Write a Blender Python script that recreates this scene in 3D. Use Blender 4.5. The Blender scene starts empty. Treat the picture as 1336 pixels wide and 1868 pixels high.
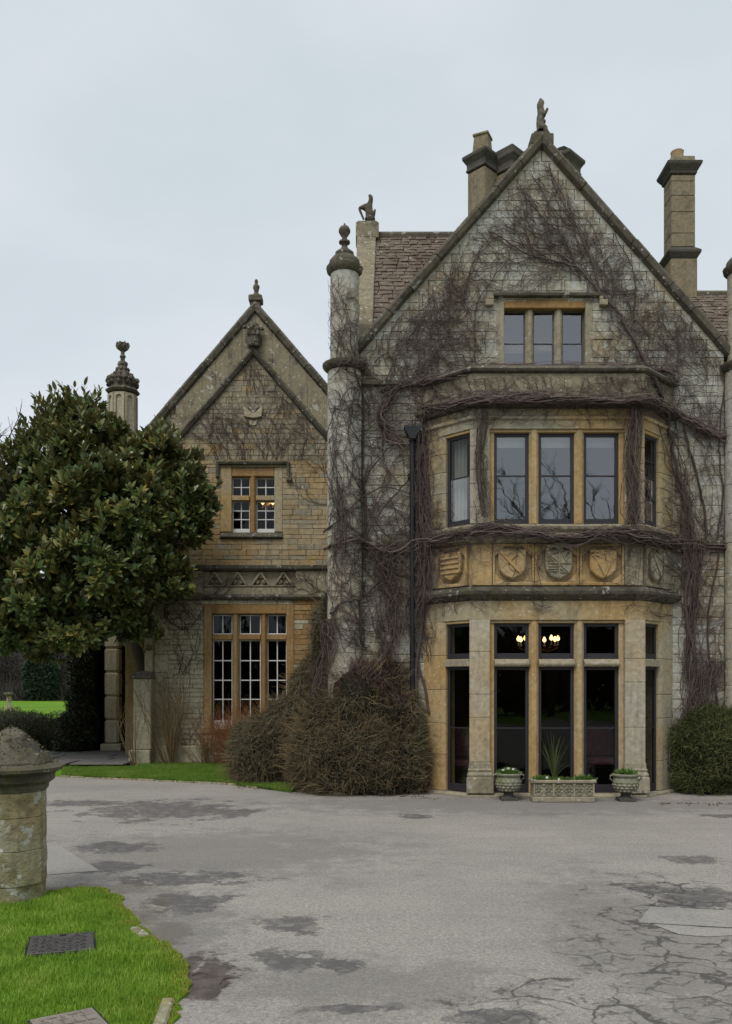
import bpy, bmesh, math, random
import numpy as np
from mathutils import Vector, Matrix, noise as mnoise

random.seed(11)
RNG = np.random.default_rng(11)
SC = bpy.context.scene
COL = SC.collection

# ------------------------------------------------------------------ camera
FPX = 1600.0          # focal length in photo pixels (photo is 1336 wide)
HOR = 1255.0          # horizon row
EYE = 1.7
cam_d = bpy.data.cameras.new('camera')
cam = bpy.data.objects.new('camera', cam_d)
COL.objects.link(cam)
cam.location = (0, 0, EYE)
cam.rotation_euler = (math.radians(90), 0, 0)
cam_d.sensor_fit = 'HORIZONTAL'
cam_d.sensor_width = 36
cam_d.lens = FPX / 1336 * 36
cam_d.shift_y = (HOR - 934) / 1336
cam_d.clip_end = 2000
SC.camera = cam

# ------------------------------------------------------------------ sky and sun
SUN_EL, SUN_AZ = 52, 205      # overcast, light mostly from above and behind-left of the viewer
world = bpy.data.worlds.new('World')
SC.world = world
world.use_nodes = True
wt = world.node_tree
wt.nodes.clear()
w_out = wt.nodes.new('ShaderNodeOutputWorld')
sky = wt.nodes.new('ShaderNodeTexSky')
sky.sky_type = 'NISHITA'
sky.sun_disc = False
sky.sun_elevation = math.radians(SUN_EL)
sky.sun_rotation = math.radians(SUN_AZ)
bg1 = wt.nodes.new('ShaderNodeBackground'); bg1.inputs['Strength'].default_value = 0.08
wt.links.new(sky.outputs[0], bg1.inputs['Color'])
tc = wt.nodes.new('ShaderNodeTexCoord')
mp = wt.nodes.new('ShaderNodeMapping'); mp.inputs['Scale'].default_value = (1.0, 1.0, 2.2)
nz = wt.nodes.new('ShaderNodeTexNoise'); nz.inputs['Scale'].default_value = 1.9; nz.inputs['Detail'].default_value = 5; nz.inputs['Roughness'].default_value = 0.5
cr = wt.nodes.new('ShaderNodeValToRGB')
cr.color_ramp.elements[0].position = 0.36; cr.color_ramp.elements[0].color = (0.490, 0.545, 0.580, 1)
cr.color_ramp.elements[1].position = 0.66; cr.color_ramp.elements[1].color = (0.590, 0.622, 0.668, 1)
wt.links.new(tc.outputs['Generated'], mp.inputs[0]); wt.links.new(mp.outputs[0], nz.inputs['Vector']); wt.links.new(nz.outputs[0], cr.inputs[0])
bg2 = wt.nodes.new('ShaderNodeBackground'); bg2.inputs['Strength'].default_value = 1.0
wt.links.new(cr.outputs[0], bg2.inputs['Color'])
mx = wt.nodes.new('ShaderNodeMixShader'); mx.inputs[0].default_value = 0.92
wt.links.new(bg1.outputs[0], mx.inputs[1]); wt.links.new(bg2.outputs[0], mx.inputs[2]); wt.links.new(mx.outputs[0], w_out.inputs[0])

sun_d = bpy.data.lights.new('sun', 'SUN')
sun_d.energy = 1.5
sun_d.angle = math.radians(28)
sun_d.color = (1.0, 0.96, 0.9)
sun = bpy.data.objects.new('sun', sun_d)
COL.objects.link(sun)
_el, _az = math.radians(SUN_EL), math.radians(SUN_AZ)
_dir = Vector((math.sin(_az) * math.cos(_el), math.cos(_az) * math.cos(_el), math.sin(_el)))
sun.rotation_euler = _dir.to_track_quat('Z', 'Y').to_euler()
sun.location = (0, -10, 30)
SC.view_settings.view_transform = 'Standard'
SC.view_settings.look = 'None'
SC.view_settings.exposure = 0.40
SC.view_settings.gamma = 1.0
SC.view_settings.use_curve_mapping = False
try:
    SC.cycles.use_denoising = True
    SC.cycles.max_bounces = 6
    SC.cycles.transparent_max_bounces = 8
    SC.cycles.caustics_reflective = False
    SC.cycles.caustics_refractive = False
except Exception:
    pass


def at(px, py, d):
    return Vector(((px - 668) * d / FPX, d, EYE + (HOR - py) * d / FPX))


def gnd(px, py, z=0.0):
    d = (EYE - z) * FPX / (py - HOR)
    return Vector(((px - 668) * d / FPX, d, z))


# ------------------------------------------------------------------ materials
class NT:
    def __init__(self, name):
        self.m = bpy.data.materials.new(name)
        self.m.use_nodes = True
        self.t = self.m.node_tree
        self.b = self.t.nodes['Principled BSDF']

    def n(self, typ, **kw):
        nd = self.t.nodes.new('ShaderNode' + typ)
        for k, v in kw.items():
            setattr(nd, k, v)
        return nd

    def set(self, sock, v):
        if hasattr(v, 'links'):
            self.t.links.new(v, sock)
        elif isinstance(v, (tuple, list)) and sock.type == 'RGBA' and len(v) == 3:
            sock.default_value = (*v, 1)
        else:
            sock.default_value = v

    def pos(self):
        if not hasattr(self, '_g'):
            self._g = self.n('NewGeometry')
        return self._g.outputs['Position']

    def geo(self, o):
        self.pos()
        return self._g.outputs[o]

    def mapped(self, v, scale):
        nd = self.n('Mapping'); self.set(nd.inputs[0], v); nd.inputs['Scale'].default_value = scale
        return nd.outputs[0]

    def noise(self, scale, detail=4, rough=0.55, vec=None, dist=0.0):
        nd = self.n('TexNoise')
        self.set(nd.inputs['Vector'], vec if vec is not None else self.pos())
        nd.inputs['Scale'].default_value = scale; nd.inputs['Detail'].default_value = detail
        nd.inputs['Roughness'].default_value = rough; nd.inputs['Distortion'].default_value = dist
        return nd.outputs[0]

    def voro(self, scale, feature='F1', vec=None, rnd=1.0):
        nd = self.n('TexVoronoi', feature=feature)
        self.set(nd.inputs['Vector'], vec if vec is not None else self.pos())
        nd.inputs['Scale'].default_value = scale; nd.inputs['Randomness'].default_value = rnd
        return nd.outputs[0]

    def math(self, op, a, b=0.0, clamp=False):
        nd = self.n('Math', operation=op); nd.use_clamp = clamp
        self.set(nd.inputs[0], a); self.set(nd.inputs[1], b)
        return nd.outputs[0]

    def rng(self, v, a, b, c=0.0, d=1.0):
        nd = self.n('MapRange'); nd.clamp = True
        self.set(nd.inputs[0], v)
        for i, x in enumerate((a, b, c, d)):
            nd.inputs[i + 1].default_value = x
        return nd.outputs[0]

    def mix(self, f, a, b, blend='MIX'):
        nd = self.n('Mix', data_type='RGBA', blend_type=blend)
        self.set(nd.inputs[0], f); self.set(nd.inputs[6], a); self.set(nd.inputs[7], b)
        return nd.outputs[2]

    def ramp(self, f, stops):
        nd = self.n('ValToRGB'); self.set(nd.inputs[0], f)
        e = nd.color_ramp.elements
        while len(e) < len(stops):
            e.new(0.5)
        for i, (p, c) in enumerate(stops):
            e[i].position = p; e[i].color = (*c, 1)
        return nd.outputs[0]

    def rand(self):
        oi = self.n('ObjectInfo')
        return self.math('FRACT', self.math('ADD', oi.outputs['Random'], self.geo('Random Per Island')))

    def bump(self, h, strength=0.5, dist=0.02):
        nd = self.n('Bump'); nd.inputs['Strength'].default_value = strength; nd.inputs['Distance'].default_value = dist
        self.set(nd.inputs['Height'], h)
        self.set(self.b.inputs['Normal'], nd.outputs[0])

    def fin(self, col, rough=0.85, spec=0.3):
        self.set(self.b.inputs['Base Color'], col)
        self.set(self.b.inputs['Roughness'], rough)
        self.b.inputs['Specular IOR Level'].default_value = spec
        return self.m


def stone_mat(name, cols, dark=((0.06, 0.055, 0.045), 0.3), lichen=((0.55, 0.55, 0.5), 0.2), ochre=None, moss=None, bump=0.6, rough=0.9):
    t = NT(name)
    r = t.rand()
    n1 = t.noise(1.3, 5, 0.6)
    f = t.math('ADD', t.math('MULTIPLY', r, 0.45), t.math('MULTIPLY', t.rng(n1, 0.3, 0.7), 0.55))
    k = len(cols)
    c = t.ramp(f, [(0.05 + 0.9 * i / max(1, k - 1), cols[i]) for i in range(k)])
    if ochre:
        no = t.noise(0.8, 4, 0.6)
        c = t.mix(t.math('MULTIPLY', t.rng(no, 0.45, 0.62), ochre[1]), c, ochre[0])
    n2 = t.noise(14, 6, 0.7)
    c = t.mix(1.0, c, t.ramp(n2, [(0.25, (0.62, 0.62, 0.62)), (0.7, (1.18, 1.18, 1.18))]), 'MULTIPLY')
    nd = t.noise(3.2, 9, 0.68, dist=0.4)
    c = t.mix(t.math('MULTIPLY', t.rng(nd, 0.72 - 0.45 * dark[1], 0.86 - 0.4 * dark[1]), 0.85), c, dark[0])
    if lichen[1] > 0:
        nl = t.noise(7.5, 5, 0.6)
        c = t.mix(t.math('MULTIPLY', t.rng(nl, 0.74 - 0.3 * lichen[1], 0.78 - 0.3 * lichen[1]), 0.7), c, lichen[0])
        vl = t.voro(9)
        big = t.noise(2.1, 2)
        c = t.mix(t.math('MULTIPLY', t.rng(t.math('SUBTRACT', vl, t.math('MULTIPLY', big, 0.45 * lichen[1] + 0.05)), 0.02, -0.02), 0.75), c, t.mix(0.5, lichen[0], (0.7, 0.7, 0.66)))
    sk = t.noise(1.0, 6, 0.65, vec=t.mapped(t.pos(), (7, 7, .55)))
    c = t.mix(t.math('MULTIPLY', t.rng(sk, 0.52, 0.72), 0.42), c, dark[0])
    if moss:
        nm = t.noise(4.1, 8, 0.7)
        c = t.mix(t.math('MULTIPLY', t.rng(nm, 0.62 - 0.3 * moss[1], 0.75 - 0.3 * moss[1]), 0.8), c, moss[0])
    h = t.math('ADD', t.math('MULTIPLY', t.noise(45, 4, 0.7), 0.5), t.noise(9, 5, 0.6))
    t.bump(h, bump, 0.02)
    return t.fin(c, rough, 0.25)


M = {}
M['wall_grey'] = stone_mat('stone_grey_lichened', [(0.28, 0.262, 0.205), (0.39, 0.37, 0.295), (0.47, 0.465, 0.415), (0.38, 0.365, 0.30)], lichen=((0.46, 0.485, 0.455), 0.6), ochre=((0.34, 0.25, 0.12), 0.5), dark=((0.07, 0.065, 0.05), 0.36))
M['wall_warm'] = stone_mat('stone_warm', [(0.27, 0.205, 0.115), (0.36, 0.28, 0.165), (0.42, 0.345, 0.22), (0.33, 0.275, 0.18)], dark=((0.1, 0.085, 0.06), 0.22), lichen=((0.42, 0.40, 0.32), 0.25), ochre=((0.40, 0.25, 0.09), 0.55))
M['wall_pale'] = stone_mat('stone_pale', [(0.33, 0.285, 0.19), (0.42, 0.38, 0.27), (0.47, 0.43, 0.32)], dark=((0.12, 0.10, 0.07), 0.22), lichen=((0.45, 0.44, 0.37), 0.3))
M['wall_buff'] = stone_mat('stone_buff', [(0.26, 0.225, 0.155), (0.33, 0.285, 0.195), (0.30, 0.27, 0.205), (0.36, 0.30, 0.19)], dark=((0.1, 0.09, 0.07), 0.34), lichen=((0.42, 0.42, 0.37), 0.35))
M['pier'] = stone_mat('stone_pier', [(0.36, 0.315, 0.225), (0.42, 0.375, 0.28), (0.39, 0.365, 0.30)], dark=((0.12, 0.105, 0.08), 0.3), lichen=((0.44, 0.44, 0.38), 0.35), ochre=((0.42, 0.29, 0.12), 0.5), bump=0.5)
M['turret'] = stone_mat('stone_turret', [(0.37, 0.355, 0.295), (0.46, 0.445, 0.39), (0.40, 0.385, 0.325)], dark=((0.13, 0.12, 0.095), 0.3), lichen=((0.50, 0.52, 0.47), 0.5), ochre=((0.36, 0.27, 0.12), 0.4), bump=0.7)
M['ochre'] = stone_mat('stone_ochre_dressed', [(0.40, 0.25, 0.10), (0.44, 0.31, 0.15), (0.41, 0.34, 0.215)], dark=((0.14, 0.10, 0.06), 0.24), lichen=((0.42, 0.38, 0.29), 0.3), bump=0.35)
M['ashlar'] = stone_mat('stone_ashlar', [(0.30, 0.245, 0.15), (0.38, 0.325, 0.215), (0.33, 0.305, 0.235)], dark=((0.09, 0.08, 0.06), 0.28), lichen=((0.40, 0.40, 0.35), 0.35), ochre=((0.42, 0.27, 0.10), 0.75), bump=0.4)
M['brown_stone'] = stone_mat('stone_brown_jamb', [(0.25, 0.145, 0.055), (0.32, 0.195, 0.08), (0.34, 0.245, 0.13)], dark=((0.1, 0.07, 0.04), 0.18), lichen=((0.35, 0.30, 0.2), 0.1), bump=0.3)
M['coping'] = stone_mat('stone_coping_weathered', [(0.075, 0.066, 0.05), (0.12, 0.105, 0.078), (0.16, 0.145, 0.115)], dark=((0.03, 0.028, 0.024), 0.45), lichen=((0.42, 0.42, 0.38), 0.4), moss=((0.09, 0.085, 0.035), 0.25))
M['frieze'] = stone_mat('stone_frieze', [(0.25, 0.22, 0.15), (0.34, 0.30, 0.21), (0.29, 0.265, 0.20)], dark=((0.08, 0.07, 0.05), 0.36), lichen=((0.45, 0.45, 0.40), 0.42))
M['gable_band'] = stone_mat('stone_gable_band', [(0.21, 0.18, 0.12), (0.27, 0.235, 0.155), (0.235, 0.215, 0.165)], dark=((0.07, 0.062, 0.05), 0.42), lichen=((0.46, 0.46, 0.42), 0.45))
M['chimney'] = stone_mat('stone_chimney', [(0.19, 0.155, 0.10), (0.25, 0.205, 0.13), (0.21, 0.185, 0.135)], dark=((0.055, 0.05, 0.04), 0.38), lichen=((0.3, 0.29, 0.25), 0.15))
M['soot'] = stone_mat('stone_sooty', [(0.065, 0.06, 0.05), (0.115, 0.105, 0.085)], dark=((0.03, 0.03, 0.028), 0.4), lichen=((0.2, 0.2, 0.18), 0.12))
M['mortar'] = stone_mat('mortar', [(0.25, 0.225, 0.165), (0.33, 0.30, 0.225)], dark=((0.08, 0.07, 0.055), 0.3), lichen=((0.4, 0.4, 0.35), 0.1))
M['mossy'] = stone_mat('stone_mossy_pillar', [(0.22, 0.205, 0.12), (0.33, 0.305, 0.19), (0.30, 0.29, 0.215)], dark=((0.085, 0.078, 0.05), 0.42), lichen=((0.44, 0.46, 0.41), 0.55), ochre=((0.30, 0.19, 0.05), 0.6), moss=((0.16, 0.145, 0.04), 0.36), bump=1.3)
M['mossy_cap'] = stone_mat('stone_mossy_cap', [(0.10, 0.088, 0.062), (0.15, 0.132, 0.095), (0.12, 0.11, 0.085)], dark=((0.035, 0.032, 0.026), 0.48), lichen=((0.50, 0.50, 0.44), 0.36), moss=((0.085, 0.08, 0.03), 0.4), bump=1.4)
M['tile'] = stone_mat('stone_slate', [(0.075, 0.056, 0.040), (0.13, 0.098, 0.072), (0.185, 0.145, 0.11), (0.10, 0.078, 0.058)], dark=((0.05, 0.042, 0.036), 0.25), lichen=((0.5, 0.5, 0.46), 0.34), bump=0.5)
M['planter'] = stone_mat('stone_planter', [(0.24, 0.235, 0.17), (0.31, 0.30, 0.225)], dark=((0.08, 0.075, 0.055), 0.3), lichen=((0.42, 0.42, 0.36), 0.3), moss=((0.13, 0.15, 0.055), 0.32))
M['planter_base'] = M['soot']
M['flag'] = stone_mat('flagstone', [(0.11, 0.105, 0.10), (0.15, 0.14, 0.13), (0.13, 0.115, 0.11)], dark=((0.05, 0.05, 0.045), 0.3), lichen=((0.3, 0.3, 0.27), 0.1))
M['terracotta'] = stone_mat('terracotta', [(0.36, 0.25, 0.14), (0.40, 0.29, 0.18)], dark=((0.15, 0.11, 0.07), 0.2), lichen=((0.4, 0.36, 0.28), 0.0), bump=0.2)


def plain(name, col, rough=0.5, var=0.12, scale=30, bump=0.1, spec=0.4, metal=0.0):
    t = NT(name)
    n = t.noise(scale, 5, 0.6)
    c = t.mix(1.0, col, t.ramp(n, [(0.3, (1 - var,) * 3), (0.7, (1 + var,) * 3)]), 'MULTIPLY')
    if bump:
        t.bump(n, bump, 0.01)
    t.b.inputs['Metallic'].default_value = metal
    return t.fin(c, rough, spec)


M['frame'] = plain('paint_charcoal', (0.028, 0.025, 0.030), 0.45)
M['white'] = plain('paint_white', (0.70, 0.70, 0.68), 0.5, 0.08)
M['lead'] = plain('lead_grey', (0.10, 0.10, 0.10), 0.6)
M['iron'] = plain('cast_iron_black', (0.010, 0.011, 0.013), 0.45)
M['cover'] = plain('cover_iron', (0.085, 0.080, 0.075), 0.6, 0.4, 25, 0.4, 0.4, 0.3)
M['cover2'] = plain('cover_worn', (0.25, 0.215, 0.18), 0.6, 0.25, 18, 0.3, 0.4, 0.2)
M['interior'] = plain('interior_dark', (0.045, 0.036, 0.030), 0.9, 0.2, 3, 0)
M['interior_brown'] = plain('interior_brown', (0.10, 0.065, 0.04), 0.8, 0.2, 3, 0)
M['curtain'] = plain('curtain_cream', (0.50, 0.48, 0.42), 0.9, 0.1, 8, 0)
M['blind'] = plain('blind_white', (0.62, 0.61, 0.58), 0.9, 0.05, 8, 0)
M['brass'] = plain('brass', (0.35, 0.22, 0.07), 0.35, 0.1, 20, 0, 0.5, 0.8)
M['fabric_pink'] = plain('fabric_pink', (0.10, 0.03, 0.045), 0.9, 0.5, 22, 0)
M['soil'] = plain('soil', (0.045, 0.035, 0.025), 0.95, 0.3, 30, 0.6)
M['mud'] = plain('mud', (0.105, 0.088, 0.075), 0.8, 0.35, 6, 0.6)
M['pot_white'] = plain('petal_white', (0.75, 0.75, 0.72), 0.7, 0.05, 40, 0)


def emit_mat(name, col, s):
    t = NT(name)
    t.b.inputs['Emission Color'].default_value = (*col, 1)
    t.b.inputs['Emission Strength'].default_value = s
    return t.fin(col, 0.5)


M['bulb'] = emit_mat('bulb_lit', (1.0, 0.60, 0.22), 3.2)


def glass_mat(name, refl, wave=0.02, tint=(0.75, 0.78, 0.78), fk=.8):
    t = NT(name)
    tr = t.n('BsdfTransparent'); tr.inputs[0].default_value = (*tint, 1)
    gl = t.n('BsdfGlossy'); gl.inputs['Roughness'].default_value = 0.015; gl.inputs[0].default_value = (0.95, 0.97, 1.0, 1)
    bp = t.n('Bump'); bp.inputs['Strength'].default_value = wave; bp.inputs['Distance'].default_value = 0.05
    t.set(bp.inputs['Height'], t.noise(2.2, 2, 0.5))
    t.set(gl.inputs['Normal'], bp.outputs[0])
    fr = t.n('Fresnel'); fr.inputs[0].default_value = 1.5
    f = t.math('ADD', t.math('MULTIPLY', fr.outputs[0], fk), refl, True)
    mxs = t.n('MixShader'); t.set(mxs.inputs[0], f)
    t.t.links.new(tr.outputs[0], mxs.inputs[1]); t.t.links.new(gl.outputs[0], mxs.inputs[2])
    t.t.links.new(mxs.outputs[0], t.t.nodes['Material Output'].inputs[0])
    return t.m


M['glass'] = glass_mat('glass_reflective', 0.17)
M['glass_low'] = glass_mat('glass_clear', 0.004, fk=.6)


def bark_mat(name, c1, c2, scale=9.0):
    t = NT(name)
    r = t.rand()
    n = t.noise(scale, 4)
    c = t.mix(t.math('ADD', t.math('MULTIPLY', r, 0.6), t.math('MULTIPLY', n, 0.4)), c1, c2)
    return t.fin(c, 0.9, 0.2)


M['vine'] = bark_mat('creeper_bark', (0.045, 0.032, 0.028), (0.125, 0.095, 0.082))
M['twig_thin'] = bark_mat('creeper_twig', (0.040, 0.029, 0.026), (0.185, 0.142, 0.125))
M['bark'] = bark_mat('tree_bark', (0.06, 0.05, 0.04), (0.13, 0.115, 0.09))
M['redtwig'] = bark_mat('red_twig', (0.20, 0.075, 0.030), (0.36, 0.17, 0.075))
M['strawtwig'] = bark_mat('straw_twig', (0.16, 0.11, 0.055), (0.30, 0.23, 0.12))
M['deadleaf'] = bark_mat('dead_leaf', (0.07, 0.05, 0.035), (0.17, 0.12, 0.08))


def leaf_mat(name, stops, under=None, rough=0.4, spec=0.5, transl=0.15, patch=None, patch_scale=1.2):
    t = NT(name)
    r = t.rand()
    if patch is not None:
        n = t.noise(patch_scale, 4)
        r = t.math('ADD', t.math('MULTIPLY', r, 1 - patch), t.math('MULTIPLY', t.rng(n, 0.3, 0.7), patch))
    c = t.ramp(r, stops)
    if under:
        c = t.mix(t.math('MULTIPLY', t.geo('Backfacing'), 0.8), c, under)
    t.fin(c, rough, spec)
    if transl > 0:
        tl = t.n('BsdfTranslucent'); t.set(tl.inputs[0], c)
        mxs = t.n('MixShader'); mxs.inputs[0].default_value = transl
        t.t.links.new(t.b.outputs[0], mxs.inputs[1]); t.t.links.new(tl.outputs[0], mxs.inputs[2])
        t.t.links.new(mxs.outputs[0], t.t.nodes['Material Output'].inputs[0])
    return t.m


M['magnolia'] = leaf_mat('magnolia_leaf', [(0.0, (0.046, 0.080, 0.028)), (0.38, (0.095, 0.142, 0.044)), (0.64, (0.165, 0.200, 0.062)), (0.82, (0.27, 0.235, 0.062)), (1.0, (0.36, 0.235, 0.06))], under=(0.13, 0.115, 0.045), rough=0.30, spec=0.55, transl=0.2, patch=0.4, patch_scale=0.8)
M['grass'] = leaf_mat('grass_blade', [(0.0, (0.09, 0.185, 0.018)), (0.45, (0.20, 0.345, 0.032)), (0.8, (0.33, 0.47, 0.07)), (1.0, (0.50, 0.50, 0.18))], rough=0.6, spec=0.25, transl=0.3, patch=0.5, patch_scale=3.5)
M['grass_dry'] = leaf_mat('grass_blade_mossy', [(0.0, (0.24, 0.25, 0.03)), (0.6, (0.40, 0.33, 0.07)), (1.0, (0.36, 0.24, 0.08))], rough=0.7, spec=0.2, transl=0.3)
M['grass_strip'] = leaf_mat('grass_blade_strip', [(0.0, (0.085, 0.165, 0.02)), (0.6, (0.18, 0.30, 0.04)), (1.0, (0.31, 0.36, 0.10))], rough=0.6, spec=0.25, transl=0.3, patch=0.5, patch_scale=1.6)
M['cotoneaster'] = leaf_mat('shrub_twig', [(0.0, (0.065, 0.048, 0.038)), (0.3, (0.125, 0.098, 0.066)), (0.6, (0.105, 0.10, 0.05)), (0.85, (0.21, 0.175, 0.115)), (1.0, (0.32, 0.28, 0.19))], rough=0.8, spec=0.2, transl=0.0, patch=0.4, patch_scale=1.6)
M['shrub_purple'] = leaf_mat('shrub_purple_twig', [(0.0, (0.060, 0.036, 0.034)), (1.0, (0.15, 0.10, 0.095))], rough=0.8, spec=0.2, transl=0.0)
M['shrub_green'] = leaf_mat('shrub_green_sprig', [(0.0, (0.045, 0.055, 0.02)), (0.6, (0.095, 0.11, 0.035)), (1.0, (0.18, 0.175, 0.07))], rough=0.7, spec=0.3, transl=0.05, patch=0.3)
M['hedge'] = leaf_mat('hedge_leaf', [(0.0, (0.03, 0.04, 0.016)), (0.7, (0.055, 0.07, 0.025)), (1.0, (0.10, 0.11, 0.05))], rough=0.6, spec=0.3, transl=0.05)
M['ivy'] = leaf_mat('ivy_leaf', [(0.0, (0.012, 0.02, 0.008)), (1.0, (0.035, 0.05, 0.018))], rough=0.5, spec=0.3, transl=0.0)
M['bedding'] = leaf_mat('bedding_leaf', [(0.0, (0.06, 0.12, 0.02)), (1.0, (0.17, 0.26, 0.06))], rough=0.5, spec=0.4, transl=0.2)
M['spiky'] = leaf_mat('spiky_leaf', [(0.0, (0.05, 0.08, 0.02)), (1.0, (0.12, 0.15, 0.05))], rough=0.5, spec=0.4, transl=0.15)
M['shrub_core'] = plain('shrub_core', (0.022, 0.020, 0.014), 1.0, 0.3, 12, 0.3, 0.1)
M['woods'] = bark_mat('woodland_twig', (0.035, 0.033, 0.028), (0.10, 0.09, 0.078), 0.3)
M['evergreen'] = leaf_mat('evergreen', [(0.0, (0.015, 0.028, 0.016)), (1.0, (0.035, 0.055, 0.03))], transl=0.0, rough=0.7, spec=0.2)

t = NT('turf')
n1 = t.noise(0.12, 5); n2 = t.noise(3.0, 6, 0.7)
c = t.mix(t.rng(n1, 0.35, 0.65), (0.10, 0.22, 0.012), (0.16, 0.30, 0.02))
c = t.mix(1.0, c, t.ramp(n2, [(0.3, (0.75, 0.75, 0.7)), (0.7, (1.15, 1.15, 1.15))]), 'MULTIPLY')
t.bump(t.noise(30, 4, 0.7), 0.6, 0.03)
M['turf'] = t.fin(c, 0.9, 0.15)
t = NT('turf_soil')
c = t.mix(t.rng(t.noise(6, 5), 0.4, 0.65), (0.03, 0.045, 0.012), (0.07, 0.12, 0.02))
M['turf_soil'] = t.fin(c, 0.95, 0.1)
t = NT('woodland_floor')
c = t.mix(t.rng(t.noise(0.2, 6), 0.35, 0.65), (0.030, 0.026, 0.02), (0.06, 0.05, 0.036))
M['hill'] = t.fin(c, 1.0, 0.05)


# ---- tarmac: grey aggregate, damp patches, crazed cracks
def tarmac():
    t = NT('tarmac')
    P = t.pos()
    warp = t.noise(2.6, 6, 0.68)
    warp2 = t.noise(9.0, 5, 0.65)

    def blob(px, py, rx, ry, soft=0.14):
        """mask: 1 inside a ragged ellipse on the ground, given by its centre and half sizes in photo pixels"""
        c0 = gnd(px, py); ex = gnd(px + rx, py); ey0 = gnd(px, py - ry); ey1 = gnd(px, py + ry)
        sx = abs(ex.x - c0.x); sy = abs(ey0.y - ey1.y) / 2
        v = t.n('VectorMath', operation='SUBTRACT'); t.set(v.inputs[0], P); v.inputs[1].default_value = (c0.x, (ey0.y + ey1.y) / 2, 0)
        v2 = t.n('VectorMath', operation='MULTIPLY'); t.set(v2.inputs[0], v.outputs[0]); v2.inputs[1].default_value = (1 / sx, 1 / sy, 0)
        ln = t.n('VectorMath', operation='LENGTH'); t.set(ln.inputs[0], v2.outputs[0])
        d = ln.outputs['Value']
        d = t.math('ADD', d, t.math('MULTIPLY', t.math('SUBTRACT', warp, 0.5), 3.6))
        d = t.math('ADD', d, t.math('MULTIPLY', t.math('SUBTRACT', warp2, 0.5), 2.0))
        return t.rng(d, 0.8 + soft, 0.8, 0, 1)

    def union(ms):
        m = ms[0]
        for x in ms[1:]:
            m = t.math('MAXIMUM', m, x)
        return m
    wet = union([blob(*a) for a in [(290, 1480, 150, 20), (150, 1466, 90, 8), (420, 1484, 60, 8), (215, 1547, 75, 12), (205, 1583, 60, 12), (330, 1605, 130, 14),
                                    (425, 1600, 32, 8), (540, 1690, 65, 18), (520, 1760, 62, 28), (620, 1765, 50, 14), (330, 1650, 90, 20), (1270, 1570, 60, 9),
                                    (1260, 1640, 110, 24), (900, 1862, 120, 26), (640, 1840, 80, 10), (760, 1490, 40, 4), (1320, 1490, 30, 5)]])
    damp = union([blob(300, 1700, 110, 60, 0.6), blob(380, 1560, 260, 36, 0.8), blob(640, 1800, 260, 40, 0.8), blob(1230, 1740, 150, 130, 0.8), blob(950, 1470, 420, 14, 0.7), blob(330, 1690, 60, 70, .6), blob(260, 1640, 80, 26, .6)])
    crackzone = union([blob(1250, 1640, 130, 40, 0.5), blob(1280, 1790, 150, 120, 0.5), blob(1060, 1840, 170, 50, 0.5)])
    # aggregate
    ag = t.voro(170)
    fine = t.noise(120, 3, 0.7)
    mid = t.noise(0.55, 6, 0.6)
    str_ = t.noise(1.0, 6, 0.65, vec=t.mapped(P, (0.5, 2.4, 1)))
    base = t.mix(t.rng(mid, 0.32, 0.68), (0.285, 0.267, 0.242), (0.375, 0.347, 0.306))
    base = t.mix(t.math('MULTIPLY', t.rng(str_, 0.48, 0.68), 0.55), base, (0.28, 0.260, 0.235))
    base = t.mix(1.0, base, t.ramp(fine, [(0.3, (0.62, 0.62, 0.62)), (0.7, (1.32, 1.32, 1.32))]), 'MULTIPLY')
    coarse = t.noise(38, 3, 0.75)
    base = t.mix(1.0, base, t.ramp(coarse, [(0.3, (0.74, 0.735, 0.73)), (0.7, (1.24, 1.24, 1.24))]), 'MULTIPLY')
    base = t.mix(t.rng(ag, 0.20, 0.10, 0, 0.22), base, (0.56, 0.54, 0.50))
    spk = t.noise(48, 2, 0.5)
    base = t.mix(t.rng(spk, 0.64, 0.70, 0, 0.45), base, (0.11, 0.105, 0.10))
    base = t.mix(t.math('MULTIPLY', damp, 0.45), base, (0.145, 0.135, 0.128))
    wm = t.math('MULTIPLY', wet, t.rng(warp2, 0.38, 0.52, 0.45, 1.0))
    base = t.mix(t.math('MULTIPLY', wm, 0.80), base, (0.088, 0.081, 0.080))
    mudm = union([blob(378, 1788, 46, 34, 0.35), blob(340, 1770, 24, 22, .35)])
    base = t.mix(t.math('MULTIPLY', mudm, 0.9), base, t.mix(t.rng(warp2, .4, .6), (0.060, 0.047, 0.038), (0.12, 0.095, 0.078)))
    edgem = union([blob(300, 1712, 40, 22, .6), blob(262, 1665, 40, 20, .6), blob(180, 1622, 110, 8, .6)])
    base = t.mix(t.math('MULTIPLY', edgem, 0.5), base, (0.10, 0.085, 0.06))
    # cracks
    wv = t.n('VectorMath', operation='ADD'); t.set(wv.inputs[0], P)
    nv = t.n('TexNoise'); t.set(nv.inputs['Vector'], P); nv.inputs['Scale'].default_value = 3.5; nv.inputs['Detail'].default_value = 5
    sc = t.n('VectorMath', operation='SCALE'); t.set(sc.inputs[0], nv.outputs['Color']); sc.inputs['Scale'].default_value = 0.32
    t.set(wv.inputs[1], sc.outputs[0])
    v1 = t.voro(2.1, 'DISTANCE_TO_EDGE', wv.outputs[0])
    v2 = t.voro(6.5, 'DISTANCE_TO_EDGE', wv.outputs[0])
    wv1 = t.noise(5, 4)
    c1 = t.rng(t.math('SUBTRACT', v1, t.math('MULTIPLY', t.rng(wv1, 0.35, 0.7), 0.045)), 0.012, -0.006)
    c2 = t.math('MULTIPLY', t.rng(v2, 0.075, 0.03), t.rng(wv1, 0.46, 0.55))
    cm = t.math('MULTIPLY', t.math('MAXIMUM', c1, t.math('MULTIPLY', c2, 0.8)), crackzone)
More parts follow.
